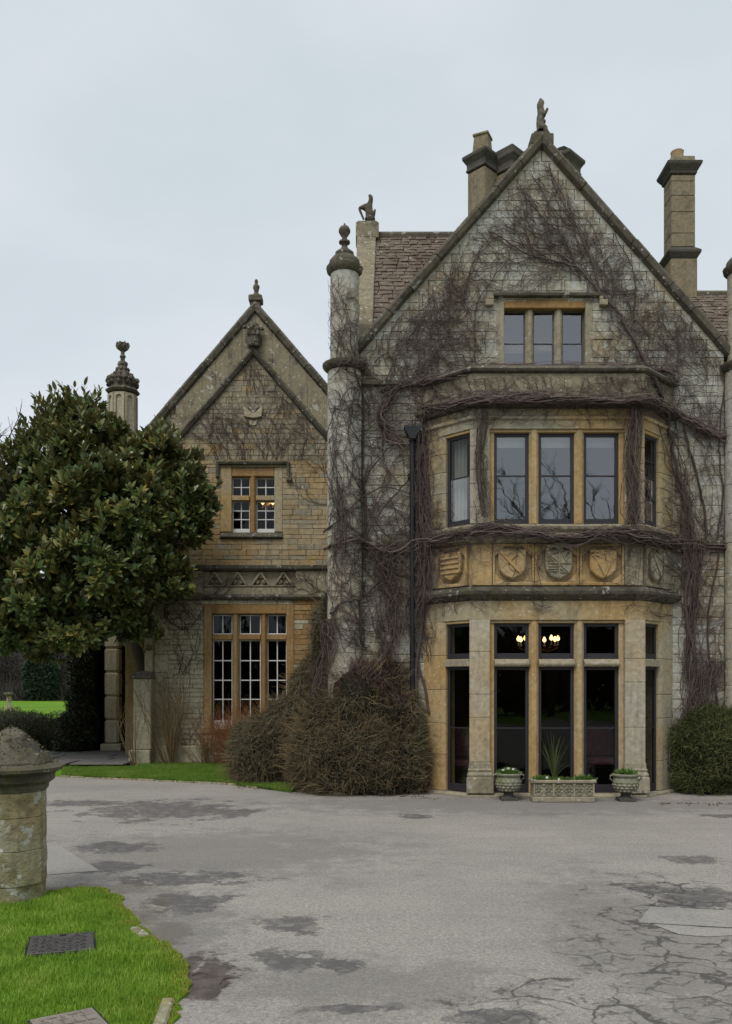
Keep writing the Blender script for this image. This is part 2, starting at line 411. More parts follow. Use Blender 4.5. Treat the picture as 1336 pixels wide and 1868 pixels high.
    base = t.mix(t.math('MULTIPLY', cm, 0.8), base, (0.062, 0.056, 0.052))
    rough = t.math('SUBTRACT', 0.86, t.math('MULTIPLY', wm, 0.22))
    h = t.math('SUBTRACT', t.math('ADD', t.math('MULTIPLY', ag, 0.5), t.math('MULTIPLY', fine, 0.5)), t.math('MULTIPLY', cm, 0.8))
    t.bump(h, 0.55, 0.012)
    return t.fin(base, rough, 0.3)


M['tarmac'] = tarmac()
t = NT('tarmac_patch')
c = t.mix(t.rng(t.noise(1.2, 5), 0.35, 0.65), (0.26, 0.246, 0.225), (0.33, 0.308, 0.278))
c = t.mix(1.0, c, t.ramp(t.noise(60, 4, 0.75), [(0.3, (0.66,) * 3), (0.7, (1.3,) * 3)]), 'MULTIPLY')
t.bump(t.noise(110, 3, 0.7), 0.4, 0.01)
M['tarmac_patch'] = t.fin(c, 0.85, 0.3)


# ------------------------------------------------------------------ mesh helpers
def link(name, me, parent=None):
    o = bpy.data.objects.new(name, me)
    COL.objects.link(o)
    if parent is not None:
        o.parent = parent
        o.matrix_parent_inverse = parent.matrix_world.inverted() if False else Matrix.Identity(4)
    return o


def tag(o, label=None, cat=None, group=None, kind=None):
    if label: o['label'] = label
    if cat: o['category'] = cat
    if group: o['group'] = group
    if kind: o['kind'] = kind
    return o


def thing(name, label, cat, loc=(0, 0, 0), group=None):
    o = bpy.data.objects.new(name, None)
    COL.objects.link(o)
    o.empty_display_size = 0.2
    o.location = loc
    return tag(o, label, cat, group)


class Face:
    def __init__(s, O, u, n):
        s.O = Vector((O[0], O[1], 0)); s.u = Vector((u[0], u[1], 0)); s.n = Vector((n[0], n[1], 0))

    def p(s, u, v, z):
        q = s.O + s.u * u + s.n * v
        return (q.x, q.y, z)


class MB:
    def __init__(s):
        s.v = []; s.f = []

    def add(s, vs, fs):
        k = len(s.v)
        s.v += [tuple(q) for q in vs]
        s.f += [tuple(i + k for i in f) for f in fs]
        return s

    def box(s, x0, x1, y0, y1, z0, z1):
        return s.add([(x0, y0, z0), (x1, y0, z0), (x1, y1, z0), (x0, y1, z0), (x0, y0, z1), (x1, y0, z1), (x1, y1, z1), (x0, y1, z1)],
                     [(0, 3, 2, 1), (4, 5, 6, 7), (0, 1, 5, 4), (1, 2, 6, 5), (2, 3, 7, 6), (3, 0, 4, 7)])

    def obox(s, F, u0, u1, v0, v1, z0, z1):
        a = [F.p(u0, v1, z0), F.p(u1, v1, z0), F.p(u1, v0, z0), F.p(u0, v0, z0)]
        b = [(x, y, z1) for x, y, z in a]
        return s.add(a + b, [(0, 3, 2, 1), (4, 5, 6, 7), (0, 1, 5, 4), (1, 2, 6, 5), (2, 3, 7, 6), (3, 0, 4, 7)])

    def prism(s, poly, z0, z1):
        k = len(poly)
        vs = [(x, y, z0) for x, y in poly] + [(x, y, z1) for x, y in poly]
        fs = [tuple(range(k))[::-1], tuple(range(k, 2 * k))] + [(i, (i + 1) % k, k + (i + 1) % k, k + i) for i in range(k)]
        return s.add(vs, fs)

    def prism_y(s, poly, y0, y1):
        """polygon in x,z extruded along y"""
        k = len(poly)
        vs = [(x, y0, z) for x, z in poly] + [(x, y1, z) for x, z in poly]
        fs = [tuple(range(k)), tuple(range(k, 2 * k))[::-1]] + [((i + 1) % k, i, k + i, k + (i + 1) % k) for i in range(k)]
        return s.add(vs, fs)

    def fprism(s, F, poly, v0, v1):
        """polygon in u,z on a face, extruded from v0 to v1 (out)"""
        k = len(poly)
        vs = [F.p(u, v1, z) for u, z in poly] + [F.p(u, v0, z) for u, z in poly]
        fs = [tuple(range(k)), tuple(range(k, 2 * k))[::-1]] + [((i + 1) % k, i, k + i, k + (i + 1) % k) for i in range(k)]
        return s.add(vs, fs)

    def loft(s, rings, cap=True, closed=True):
        k = len(rings[0]); vs = []; fs = []
        for r in rings: vs += list(r)
        for j in range(len(rings) - 1):
            for i in range(k if closed else k - 1):
                a = j * k + i; b = j * k + (i + 1) % k
                fs.append((a, b, b + k, a + k))
        if cap:
            fs.append(tuple(range(k))[::-1]); fs.append(tuple(range((len(rings) - 1) * k, len(rings) * k)))
        return s.add(vs, fs)

    def lathe(s, c, prof, n=20, rot=0.0, jit=0.0):
        rings = []
        for r, z in prof:
            rings.append([(c[0] + max(r, 1e-4) * (1 + random.uniform(-jit, jit)) * math.cos(rot + 2 * math.pi * i / n), c[1] + max(r, 1e-4) * (1 + random.uniform(-jit, jit)) * math.sin(rot + 2 * math.pi * i / n), c[2] + z + random.uniform(-jit, jit) * 0.05) for i in range(n)])
        return s.loft(rings)

    def path(s, pts, prof):
        """pts (x,z) polyline in a plane facing -y; prof closed list (offset to the left-hand normal, y); mitred"""
        k = len(pts); rings = []
        for i in range(k):
            ds = []
            if i > 0: ds.append(Vector((pts[i][0] - pts[i - 1][0], pts[i][1] - pts[i - 1][1])).normalized())
            if i < k - 1: ds.append(Vector((pts[i + 1][0] - pts[i][0], pts[i + 1][1] - pts[i][1])).normalized())
            ns = [Vector((-d.y, d.x)) for d in ds]
            m = sum(ns, Vector((0, 0))).normalized()
            m = m / max(0.3, m.dot(ns[0]))
            rings.append([(pts[i][0] + m.x * o, y, pts[i][1] + m.y * o) for o, y in prof])
        return s.loft(rings)

    def tube(s, pts, rads, n=6):
        pts = [Vector(p) for p in pts]; rings = []
        for i, p in enumerate(pts):
            d = (pts[min(i + 1, len(pts) - 1)] - pts[max(i - 1, 0)]).normalized()
            a = d.cross(Vector((0.31, 0.22, 0.93)))
            if a.length < 1e-3: a = d.cross(Vector((1, 0, 0)))
            a.normalize(); b = d.cross(a)
            r = rads[i] if hasattr(rads, '__len__') else rads
            rings.append([p + (a * math.cos(2 * math.pi * j / n) + b * math.sin(2 * math.pi * j / n)) * r for j in range(n)])
        return s.loft(rings)

    def mesh(s, name, mat, bevel=0.0, smooth=False, angle=None):
        me = bpy.data.meshes.new(name)
        me.from_pydata(s.v, [], s.f)
        bm = bmesh.new(); bm.from_mesh(me)
        bmesh.ops.recalc_face_normals(bm, faces=bm.faces)
        if bevel:
            bmesh.ops.bevel(bm, geom=list(bm.edges), offset=bevel, segments=1, affect='EDGES', profile=0.6, clamp_overlap=True)
        if smooth:
            for f in bm.faces: f.smooth = True
            if angle:
                for e in bm.edges:
                    if len(e.link_faces) == 2 and e.calc_face_angle(0) > angle: e.smooth = False
        bm.to_mesh(me); bm.free()
        me.materials.append(M[mat] if isinstance(mat, str) else mat)
        return me

    def build(s, name, mat, parent=None, bevel=0.0, smooth=False, angle=None):
        return link(name, s.mesh(name, mat, bevel, smooth, angle), parent)


def np_mesh(name, verts, faces, mat, smooth=False):
    """fast mesh: verts (N,3), faces (M,k) all of one size"""
    verts = np.asarray(verts, dtype=np.float32).reshape(-1, 3)
    faces = np.asarray(faces, dtype=np.int32)
    me = bpy.data.meshes.new(name)
    k = faces.shape[1]; m = faces.shape[0]
    me.vertices.add(len(verts)); me.vertices.foreach_set('co', verts.ravel())
    me.loops.add(m * k); me.loops.foreach_set('vertex_index', faces.ravel())
    me.polygons.add(m)
    me.polygons.foreach_set('loop_start', np.arange(0, m * k, k, dtype=np.int32))
    me.polygons.foreach_set('loop_total', np.full(m, k, dtype=np.int32))
    if smooth: me.polygons.foreach_set('use_smooth', np.ones(m, dtype=bool))
    me.update(calc_edges=True)
    me.materials.append(M[mat] if isinstance(mat, str) else mat)
    return me


def tubes_mesh(name, lines, mat, n=3):
    """lines: list of (pts Nx3, rads N); thin tubes"""
    V = []; Fc = []; k = 0
    ang = np.arange(n) * 2 * np.pi / n
    ca, sa = np.cos(ang), np.sin(ang)
    for pts, rads in lines:
        pts = np.asarray(pts, float); N = len(pts)
        if N < 2: continue
        d = np.gradient(pts, axis=0)
        d /= np.linalg.norm(d, axis=1)[:, None] + 1e-9
        a = np.cross(d, np.array([0.27, 0.91, 0.31])); a /= np.linalg.norm(a, axis=1)[:, None] + 1e-9
        b = np.cross(d, a)
        r = np.broadcast_to(np.asarray(rads, float), (N,))[:, None, None]
        ring = pts[:, None, :] + (a[:, None, :] * ca[None, :, None] + b[:, None, :] * sa[None, :, None]) * r
        V.append(ring.reshape(-1, 3))
        i = np.arange(N - 1)[:, None] * n; j = np.arange(n)[None, :]; j2 = (np.arange(n) + 1)[None, :] % n
        Fc.append(np.stack([i + j, i + j2, i + n + j2, i + n + j], -1).reshape(-1, 4) + k)
        k += N * n
    return np_mesh(name, np.concatenate(V), np.concatenate(Fc), mat)


def blades_mesh(name, base, dirs, length, width, mat, bend=0.3, seg=2):
    """many thin flat blades; base (N,3), dirs (N,3) unit; seg 1 = one triangle, 2 = quad + tip"""
    N = len(base)
    side = np.cross(dirs, RNG.normal(size=(N, 3))); side /= np.linalg.norm(side, axis=1)[:, None] + 1e-9
    cv = np.cross(dirs, side)
    L = np.broadcast_to(length, (N,))[:, None]; W = np.broadcast_to(width, (N,))[:, None]
    if seg == 1:
        v = np.stack([base - side * W / 2, base + side * W / 2, base + dirs * L + cv * L * bend * RNG.uniform(-1, 1, (N, 1))], 1)
        return np_mesh(name, v.reshape(-1, 3), np.arange(N * 3).reshape(-1, 3), mat)
    b = bend * RNG.uniform(-1, 1, (N, 1))
    m = base + dirs * L * 0.55 + cv * L * b * 0.3
    e = base + dirs * L * 0.98 + cv * L * b
    v = np.stack([base - side * W / 2, base + side * W / 2, m + side * W * 0.42, m - side * W * 0.42, e], 1)
    i = np.arange(N)[:, None] * 5
    f = np.concatenate([i + np.array([[0, 1, 2]]), i + np.array([[0, 2, 3]]), i + np.array([[3, 2, 4]])], 0)
    return np_mesh(name, v.reshape(-1, 3), f, mat)


def inpoly(x, y, poly):
    c = False; j = len(poly) - 1
    for i in range(len(poly)):
        xi, yi = poly[i]; xj, yj = poly[j]
        if (yi > y) != (yj > y) and x < (xj - xi) * (y - yi) / (yj - yi) + xi: c = not c
        j = i
    return c


def inpoly_np(x, y, poly):
    c = np.zeros(len(x), bool); j = len(poly) - 1
    for i in range(len(poly)):
        xi, yi = poly[i]; xj, yj = poly[j]
        hit = ((yi > y) != (yj > y)) & (x < (xj - xi) * (y - yi) / (yj - yi + 1e-12) + xi)
        c ^= hit; j = i
    return c


# ------------------------------------------------------------------ stone walls
def span(poly, z):
    """x interval of a convex outline at height z"""
    xs = []
    for i in range(len(poly)):
        (x0, z0), (x1, z1) = poly[i], poly[(i + 1) % len(poly)]
        if (z0 - z) * (z1 - z) <= 0 and abs(z1 - z0) > 1e-9:
            xs.append(x0 + (x1 - x0) * (z - z0) / (z1 - z0))
    return (min(xs), max(xs)) if len(xs) >= 2 else None


def cuts(holes, z0, z1, a, b):
    iv = [(a, b)]
    for hx0, hx1, hz0, hz1 in holes:
        if hz0 < z1 - 1e-4 and hz1 > z0 + 1e-4:
            new = []
            for p, q in iv:
                if hx1 <= p or hx0 >= q: new.append((p, q)); continue
                if hx0 > p: new.append((p, hx0))
                if hx1 < q: new.append((hx1, q))
            iv = new
    return iv


def breaks(poly, holes, step, jit):
    zs = {min(p[1] for p in poly), max(p[1] for p in poly)}
    for p in poly: zs.add(p[1])
    for h in holes: zs |= {h[2], h[3]}
    lo, hi = min(p[1] for p in poly), max(p[1] for p in poly)
    zs = sorted(z for z in zs if lo <= z <= hi)
    out = [zs[0]]
    for a, b in zip(zs, zs[1:]):
        if b - a < 1e-3: continue
        n = max(1, round((b - a) / step))
        w = [1 + random.uniform(-jit, jit) for _ in range(n)]
        s = sum(w); z = a
        for x in w:
            z += (b - a) * x / s; out.append(z)
    return out


UNIT = []


def unit_stones():
    for k in range(8):
        mb = MB()
        j = lambda a: random.uniform(-a, a)
        ins = 0.035
        back = [(-.5, 0, -.5), (.5, 0, -.5), (.5, 0, .5), (-.5, 0, .5)]
        mid = [(x + j(.012), -.62, z + j(.035)) for x, _, z in back]
        fr = [(x * (1 - ins) + j(.012), -1 + j(.22), z * (1 - ins * 3.2) + j(.035)) for x, _, z in back]
        vs = back + mid + fr
        fs = [(0, 1, 5, 4), (1, 2, 6, 5), (2, 3, 7, 6), (3, 0, 4, 7), (4, 5, 9, 8), (5, 6, 10, 9), (6, 7, 11, 10), (7, 4, 8, 11), (8, 9, 10, 11)]
        mb.add(vs, fs)
        UNIT.append(mb)


unit_stones()
UNIT_ME = {}


def unit_me(k, mat):
    if (k, mat) not in UNIT_ME:
        UNIT_ME[(k, mat)] = UNIT[k].mesh('stone_block', mat)
    return UNIT_ME[(k, mat)]


def backing(name, poly, holes, y0, y1, mat, parent):
    mb = MB()
    zs = sorted({p[1] for p in poly} | {z for h in holes for z in (h[2], h[3])})
    lo, hi = min(p[1] for p in poly), max(p[1] for p in poly)
    zs = [z for z in zs if lo <= z <= hi]
    for a, b in zip(zs, zs[1:]):
        if b - a < 1e-4: continue
        sa, sb = span(poly, a + 1e-5), span(poly, b - 1e-5)
        if not sa or not sb: continue
        full = cuts(holes, a, b, min(sa[0], sb[0]), max(sa[1], sb[1]))
        for p, q in full:
            p0 = sa[0] if abs(p - min(sa[0], sb[0])) < 1e-6 else p; p1 = sb[0] if abs(p - min(sa[0], sb[0])) < 1e-6 else p
            q0 = sa[1] if abs(q - max(sa[1], sb[1])) < 1e-6 else q; q1 = sb[1] if abs(q - max(sa[1], sb[1])) < 1e-6 else q
            mb.prism_y([(p0, a), (q0, a), (q1, b), (p1, b)], y0, y1)
    return mb.build(name, mat, parent)


def stones(wall, poly, holes, y, mat, step=0.13, wid=(0.2, 0.5), t=0.03, limit=300, seen=None, gap=0.006, jit=0.25, matfn=None):
    """stones laid in courses on the wall face at y (front), children of `wall`"""
    zs = breaks(poly, holes, step, jit)
    cells = []; odd = MB()
    for a, b in zip(zs, zs[1:]):
        sa, sb = span(poly, a + 1e-5), span(poly, b - 1e-5)
        if not sa or not sb: continue
        lo, hi = max(sa[0], sb[0]), min(sa[1], sb[1])
        if hi - lo < 0.05: continue
        # sloping ends
        if sa[0] < sb[0] - 1e-3: odd.prism_y([(sa[0] + gap, a + gap / 2), (lo + 0.12, a + gap / 2), (lo + 0.12, b - gap / 2), (sb[0] + gap, b - gap / 2)], y, y + t * 1.2)
        if sa[1] > sb[1] + 1e-3: odd.prism_y([(hi - 0.12, a + gap / 2), (sa[1] - gap, a + gap / 2), (sb[1] - gap, b - gap / 2), (hi - 0.12, b - gap / 2)], y, y + t * 1.2)
        e0 = 0.128 if sa[0] < sb[0] - 1e-3 else 0
        e1 = 0.128 if sa[1] > sb[1] + 1e-3 else 0
        for p, q in cuts(holes, a, b, lo + e0, hi - e1):
            if q - p < 0.03: continue
            x = p
            while x < q - 1e-6:
                w = random.uniform(*wid)
                if q - x - w < wid[0] * 0.6: w = q - x
                cells.append((x, x + w, a, b)); x += w
    # the most visible ones become objects of their own
    def vis(c):
        cx, cz = (c[0] + c[1]) / 2, (c[2] + c[3]) / 2
        px, py = 668 + cx * FPX / y, HOR - (cz - EYE) * FPX / y
        if not (-5 < px < 1341 and -5 < py < 1873): return -1
        if seen and not seen(px, py): return -1
        return (c[1] - c[0]) * (c[3] - c[2])
    order = sorted(range(len(cells)), key=lambda i: -vis(cells[i]))
    single = {i for i in order[:limit] if vis(cells[i]) > 0}
    rest = MB()
    for i, (x0, x1, z0, z1) in enumerate(cells):
        k = random.randrange(len(UNIT))
        tt = t * random.uniform(0.75, 1.2)
        sx, sz = (x1 - x0) - gap, (z1 - z0) - gap
        cx, cz = (x0 + x1) / 2, (z0 + z1) / 2
        if i in single:
            mm = matfn(cx, cz) if matfn else mat
            o = link('stone', unit_me(k, mm), wall)
            o.location = (cx, y + t, cz); o.scale = (sx, tt, sz)
        else:
            rest.add([(cx + vx * sx, y + t + vy * tt, cz + vz * sz) for vx, vy, vz in UNIT[k].v], UNIT[k].f)
    if odd.v: rest.add(odd.v, odd.f)
    if rest.v:
        tag(rest.build('stonework', mat, wall), kind='stuff')


# ------------------------------------------------------------------ windows
def window(parent, F, u0, u1, z0, z1, v, fw, cols=1, rows=(), frame='frame', glass='glass', barw=0.018, th=0.05, bottom=None, bmat=None):
    """casement: frame ring with glazing bars and panes. rows: heights of horizontal bars"""
    bot = bottom if bottom else fw
    mb = MB()
    mb.obox(F, u0, u0 + fw, v - th, v, z0, z1); mb.obox(F, u1 - fw, u1, v - th, v, z0, z1)
    mb.obox(F, u0 + fw, u1 - fw, v - th, v, z0, z0 + bot); mb.obox(F, u0 + fw, u1 - fw, v - th, v, z1 - fw, z1)
    w = mb.build('window', frame, parent, bevel=0.004)
    us = [u0 + fw + (u1 - u0 - 2 * fw) * i / cols for i in range(cols + 1)]
    zs = [z0 + bot] + list(rows) + [z1 - fw]
    bm_ = bmat or frame
    for u in us[1:-1]:
        for a, b in zip(zs, zs[1:]):
            MB().obox(F, u - barw / 2, u + barw / 2, v - th * 0.8, v - th * 0.2, a, b).build('glazing_bar', bm_, w)
    for z in zs[1:-1]:
        MB().obox(F, u0 + fw, u1 - fw, v - th * 0.82, v - th * 0.15, z - barw / 2, z + barw / 2).build('glazing_bar', bm_, w)
    for a, b in zip(us, us[1:]):
        for c_, d_ in zip(zs, zs[1:]):
            tl = random.uniform(-0.003, 0.003); tl2 = random.uniform(-0.003, 0.003)
            vm = v - th * 0.5
            mb = MB()
            mb.add([F.p(a, vm + tl, c_), F.p(b, vm - tl, c_), F.p(b, vm - tl + tl2, d_), F.p(a, vm + tl + tl2, d_)], [(0, 1, 2, 3)])
            mb.build('pane', glass, w)
    return w


def room(parent, x0, x1, y0, y1, z0, z1, mat):
    MB().add([(x0, y0, z0), (x1, y0, z0), (x1, y1, z0), (x0, y1, z0), (x0, y0, z1), (x1, y0, z1), (x1, y1, z1), (x0, y1, z1)],
             [(0, 1, 2, 3), (7, 6, 5, 4), (1, 5, 6, 2), (2, 6, 7, 3), (3, 7, 4, 0)]).build('room_lining', mat, parent)



# ================================================================== GROUND
def sheet(name, poly, z, mat, parent=None, kind='structure'):
    mb = MB(); mb.add([(x, y, z) for x, y in poly], [tuple(range(len(poly)))])
    o = mb.build(name, mat, parent)
    return tag(o, kind=kind) if kind else o


def smooth_poly(pts, n=4):
    out = []
    k = len(pts)
    for i in range(k - 1):
        p0 = pts[max(i - 1, 0)]; p1 = pts[i]; p2 = pts[i + 1]; p3 = pts[min(i + 2, k - 1)]
        for j in range(n):
            t_ = j / n
            out.append(tuple(0.5 * ((2 * p1[a]) + (-p0[a] + p2[a]) * t_ + (2 * p0[a] - 5 * p1[a] + 4 * p2[a] - p3[a]) * t_ ** 2 + (-p0[a] + 3 * p1[a] - 3 * p2[a] + p3[a]) * t_ ** 3) for a in (0, 1)))
    out.append(tuple(pts[-1]))
    return out


sheet('ground', [(-600, -600), (600, -600), (600, 600), (-600, 600)], 0.0, 'turf')
EDGE = [gnd(90, 1416), gnd(110, 1418), gnd(250, 1424), gnd(415, 1432), gnd(470, 1439), gnd(530, 1447)]
edge2 = [(p.x, p.y) for p in EDGE]
sheet('driveway', [(-16, 17.2), (-8, 17.0)] + edge2 + [(-1.0, 14.5), (18, 14.5), (18, -17), (-16, -17)], 0.004, 'tarmac')
# repair slabs in the tarmac
def patch(pxs):
    return sheet('tarmac_patch', [tuple(gnd(*q)[:2]) for q in pxs], 0.008, 'tarmac_patch')
patch([(60, 1540), (105, 1543), (130, 1558), (182, 1590), (82, 1598), (20, 1600)])
patch([(1187, 1656), (1336, 1663), (1400, 1665), (1400, 1690), (1330, 1694), (1165, 1685)])
patch([(1190, 1688), (1336, 1697), (1400, 1699), (1400, 1706), (1290, 1711), (1240, 1707)])

# near lawn with its ragged edge
NEAR = [gnd(px, py) for px, py in [(60, 1628), (110, 1626), (165, 1622), (205, 1632), (228, 1652), (250, 1685), (285, 1716), (322, 1738), (338, 1765), (346, 1800), (332, 1832), (318, 1868), (300, 1960)]]
near = smooth_poly([(p.x, p.y) for p in NEAR], 5)
near = [(x + random.gauss(0, .022), y + random.gauss(0, .022)) for x, y in near]
near_poly = [(-5.2, near[0][1] + 0.15)] + near + [(-5.2, near[-1][1])]
mb = MB(); mb.prism(near_poly, 0.0, 0.018); tag(mb.build('near_lawn', 'turf'), kind='structure')


def grass(name, poly, z, dens, hgt, wid, mat, avoid=None, parent=None, seg=2, lean=0.5, mask=None, edge=None):
    xs = [p[0] for p in poly]; ys = [p[1] for p in poly]
    A = (max(xs) - min(xs)) * (max(ys) - min(ys)); N = int(A * dens)
    x = RNG.uniform(min(xs), max(xs), N); y = RNG.uniform(min(ys), max(ys), N)
    k = inpoly_np(x, y, poly)
    for a in (avoid or []): k &= ~inpoly_np(x, y, a)
    if mask is not None: k &= mask(x, y)
    x, y = x[k], y[k]; N = len(x)
    cl = np.sin(x * 9.1 + np.sin(y * 7.3)) * np.sin(y * 8.7 + 1.3 * np.sin(x * 5.9))
    az = RNG.uniform(0, 2 * np.pi, N) + 0.0; le = RNG.uniform(0.05, lean, N)
    d = np.stack([np.sin(le) * np.cos(az), np.sin(le) * np.sin(az), np.cos(le)], 1)
    L = hgt * RNG.uniform(0.55, 1.25, N) * (1 + 0.25 * cl)
    if edge is not None:
        ex = np.array([p[0] for p in edge]); ey = np.array([p[1] for p in edge])
        dd = np.concatenate([np.min((x[i:i + 20000, None] - ex) ** 2 + (y[i:i + 20000, None] - ey) ** 2, axis=1) ** .5 for i in range(0, N, 20000)])
        L = L * np.clip(.25 + dd / .22, .25, 1)
    return tag(link(name, blades_mesh(name, np.stack([x, y, np.full(N, z)], 1), d, L, wid, mat, 0.55, seg), parent), kind='stuff')


COV1 = [gnd(px, py, 0.04) for px, py in [(53, 1705), (175, 1698), (194, 1722), (70, 1738)]]
COV2 = [gnd(px, py, 0.04) for px, py in [(44, 1852), (172, 1835), (246, 1868), (130, 1905)]]
def rect(C, turn):
    e1 = C[1] - C[0]; w_ = e1.length; e1.normalize(); e1.rotate(Matrix.Rotation(math.radians(turn), 3, 'Z')); h_ = (C[3] - C[0]).length * .98; e2 = Vector((e1.y, -e1.x, 0))
    return [C[1] - e1 * w_, C[1].copy(), C[1] + e2 * h_, C[1] - e1 * w_ + e2 * h_]
COV1, COV2 = rect(COV1, 5), rect(COV2, 11)
cov_av = [[(p.x, p.y) for p in COV1], [(p.x, p.y) for p in COV2]]
# pillar foot
PIL = gnd(22, 1642); PIL.z = 0
pil_c = [(PIL.x + .27 * math.cos(a * math.pi / 6), PIL.y + .27 * math.sin(a * math.pi / 6)) for a in range(12)]


def dry_mask(x, y):
    # mossy yellow fringe near the drive edge
    nx = np.array([p[0] for p in near]); ny = np.array([p[1] for p in near])
    d = np.min((x[:, None] - nx[None, :]) ** 2 + (y[:, None] - ny[None, :]) ** 2, axis=1) ** .5
    return RNG.uniform(size=len(x)) < np.exp(-d / 0.16)


near_view = [p for p in near_poly]
near_view[0] = (-4.2, near_poly[0][1]); near_view[-1] = (-2.6, near_poly[-1][1])
grass('lawn_grass', near_view, 0.016, 13000, 0.042, 0.0042, 'grass', cov_av + [pil_c], edge=near)
grass('lawn_grass_fringe', near_view, 0.016, 11000, 0.026, 0.0055, 'grass_dry', cov_av + [pil_c], mask=dry_mask, seg=1, lean=1.1)

grass('lawn_grass', [(-5.2, near_poly[0][1]), (-4.2, near_poly[0][1]), (-2.6, near_poly[-1][1]), (-5.2, near_poly[-1][1])], 0.016, 5000, 0.042, 0.006, 'grass', [pil_c], seg=1)
# strip of lawn under the wing
STRIP = edge2[1:] + [(-0.9, 14.9), (-0.7, 17.0), (-0.7, 19.3), (-4.95, 19.3), (-4.85, 18.35), (-6.3, 18.2)]
mb = MB(); mb.prism([(x, y + .02) for x, y in STRIP], 0.0, 0.035); tag(mb.build('lawn_strip', 'turf_soil'), kind='structure')
grass('lawn_strip_grass', [(x, y + .03) for x, y in STRIP], 0.033, 6500, 0.05, 0.007, 'grass_strip', seg=1)
# thin stone edging along the strip
edging = thing('lawn_edging', 'thin mossy stone edging between the drive and the grass strip', 'edging', (edge2[2][0], edge2[2][1], 0))
epts = smooth_poly(edge2[1:5], 5)
for (xa, ya), (xb, yb) in zip(epts, epts[1:]):
    L = math.hypot(xb - xa, yb - ya); a = math.atan2(yb - ya, xb - xa)
    F_ = Face((xa - edging.location.x, ya - edging.location.y), (math.cos(a), math.sin(a)), (math.sin(a), -math.cos(a)))
    MB().obox(F_, 0.01, L - 0.01, -0.02, 0.03, 0, 0.028 + random.uniform(-.008, .008)).build('stone', 'mossy', edging, bevel=0.006)

# kerb stones by the near lawn
for i, (a, b, w_) in enumerate([((300, 1868), (312, 1832), .05), ((240, 1700), (262, 1716), .05)]):
    p, q = gnd(*a), gnd(*b)
    r = thing('kerb_stone', ['pale kerb stone sunk in grass next to the large worn cover', 'small mossy kerb stone at the bend of the lawn edge'][i], 'kerb stone', (p.x, p.y, 0.0))
    dv = (q - p); L = dv.length; dv.normalize()
    F_ = Face((0, 0), (dv.x, dv.y), (dv.y, -dv.x))
    mb = MB(); mb.obox(F_, -0.12 if i == 0 else 0, L, -w_, w_ * .4, 0, 0.038); mb.build('block', 'mossy', r, bevel=0.012)


# inspection covers
def cover(C, mat, label, studs, handle):
    o = (C[0] + C[2]) / 2
    r = thing('manhole_cover', label, 'manhole cover', (o.x, o.y, 0.0))
    e1 = (C[1] - C[0]); e2 = (C[3] - C[0]); L1, L2 = e1.length, e2.length
    e1.normalize(); e2 = Vector((e1.y, -e1.x, 0))
    O = C[0] - o
    P = lambda a, b, z: (O.x + e1.x * a + e2.x * b, O.y + e1.y * a + e2.y * b, z)
    def slab(a0, a1, b0, b1, z0, z1, mb):
        vs = [P(a0, b0, z0), P(a1, b0, z0), P(a1, b1, z0), P(a0, b1, z0), P(a0, b0, z1), P(a1, b0, z1), P(a1, b1, z1), P(a0, b1, z1)]
        mb.add(vs, [(0, 3, 2, 1), (4, 5, 6, 7), (0, 1, 5, 4), (1, 2, 6, 5), (2, 3, 7, 6), (3, 0, 4, 7)])
    mb = MB(); slab(0, L1, 0, L2, 0.0, 0.034, mb); mb.build('frame', 'iron', r, bevel=0.004)
    mb = MB(); slab(.015, L1 - .015, .015, L2 - .015, 0.034, 0.040, mb); mb.build('plate', mat, r, bevel=0.002)
    mb = MB(); s = studs; na = int((L1 - .06) / s); nb = int((L2 - .06) / s)
    for i in range(na):
        for j in range(nb):
            a = .04 + i * s; b = .04 + j * s
            if handle and abs(a - L1 * .5) < .06 and b < .1: continue
            if not handle and abs(a - L1 * .52) < .16 and .12 < b < .2: continue
            if (i + j) % 2: slab(a, a + s * .85, b + s * .3, b + s * .55, .040, .046, mb)
            else: slab(a + s * .3, a + s * .55, b, b + s * .85, .040, .046, mb)
    tag(mb.build('tread_pattern', mat, r), kind='stuff')
    if handle:
        mb = MB(); slab(L1 * .46, L1 * .56, .03, .075, .040, .0415, mb); mb.build('lifting_slot', 'iron', r)
    else:
        mb = MB()
        for q in range(5):
            slab(L1 * .52 - .14 + q * .055, L1 * .52 - .10 + q * .055, .13, .19, .040, .047, mb)
        mb.build('cast_mark', mat, r)
    return r


cover(COV1, 'cover', 'small dark iron inspection cover in the grass with a lifting slot', 0.042, True)
cover(COV2, 'cover2', 'large worn pale brown inspection cover with raised studs in the grass', 0.05, False)

# flagged path in front of the porch
path_o = tag(MB().prism([(-7.6, 18.3), (-6.8, 18.38), (-5.9, 18.45), (-4.98, 18.7), (-5.0, 19.6), (-5.3, 24.0), (-9.5, 24.0), (-9.5, 18.6)], 0.0, 0.085).build('path', 'soil'), kind='structure')
random.seed(5)
yy = 18.32
while yy < 23.6:
    h = random.uniform(.55, .9); x = -9.3 + random.uniform(-.3, 0)
    while x < -5.15:
        w_ = random.uniform(.6, 1.25)
        x1 = min(x + w_, -5.05 + (0.02 if yy < 19.5 else -0.3))
        if x1 - x > .2:
            j = lambda: random.uniform(-.03, .03)
            mb = MB(); mb.prism([(x + .012 + j(), yy + .012 + j()), (x1 - .012 + j(), yy + .012 + j()), (x1 - .012 + j(), yy + h - .012 + j()), (x + .012 + j(), yy + h - .012 + j())], 0.085, 0.12 + random.uniform(-.008, .012))
            mb.build('flagstone', 'flag', path_o, bevel=0.008)
        x += w_
    yy += h

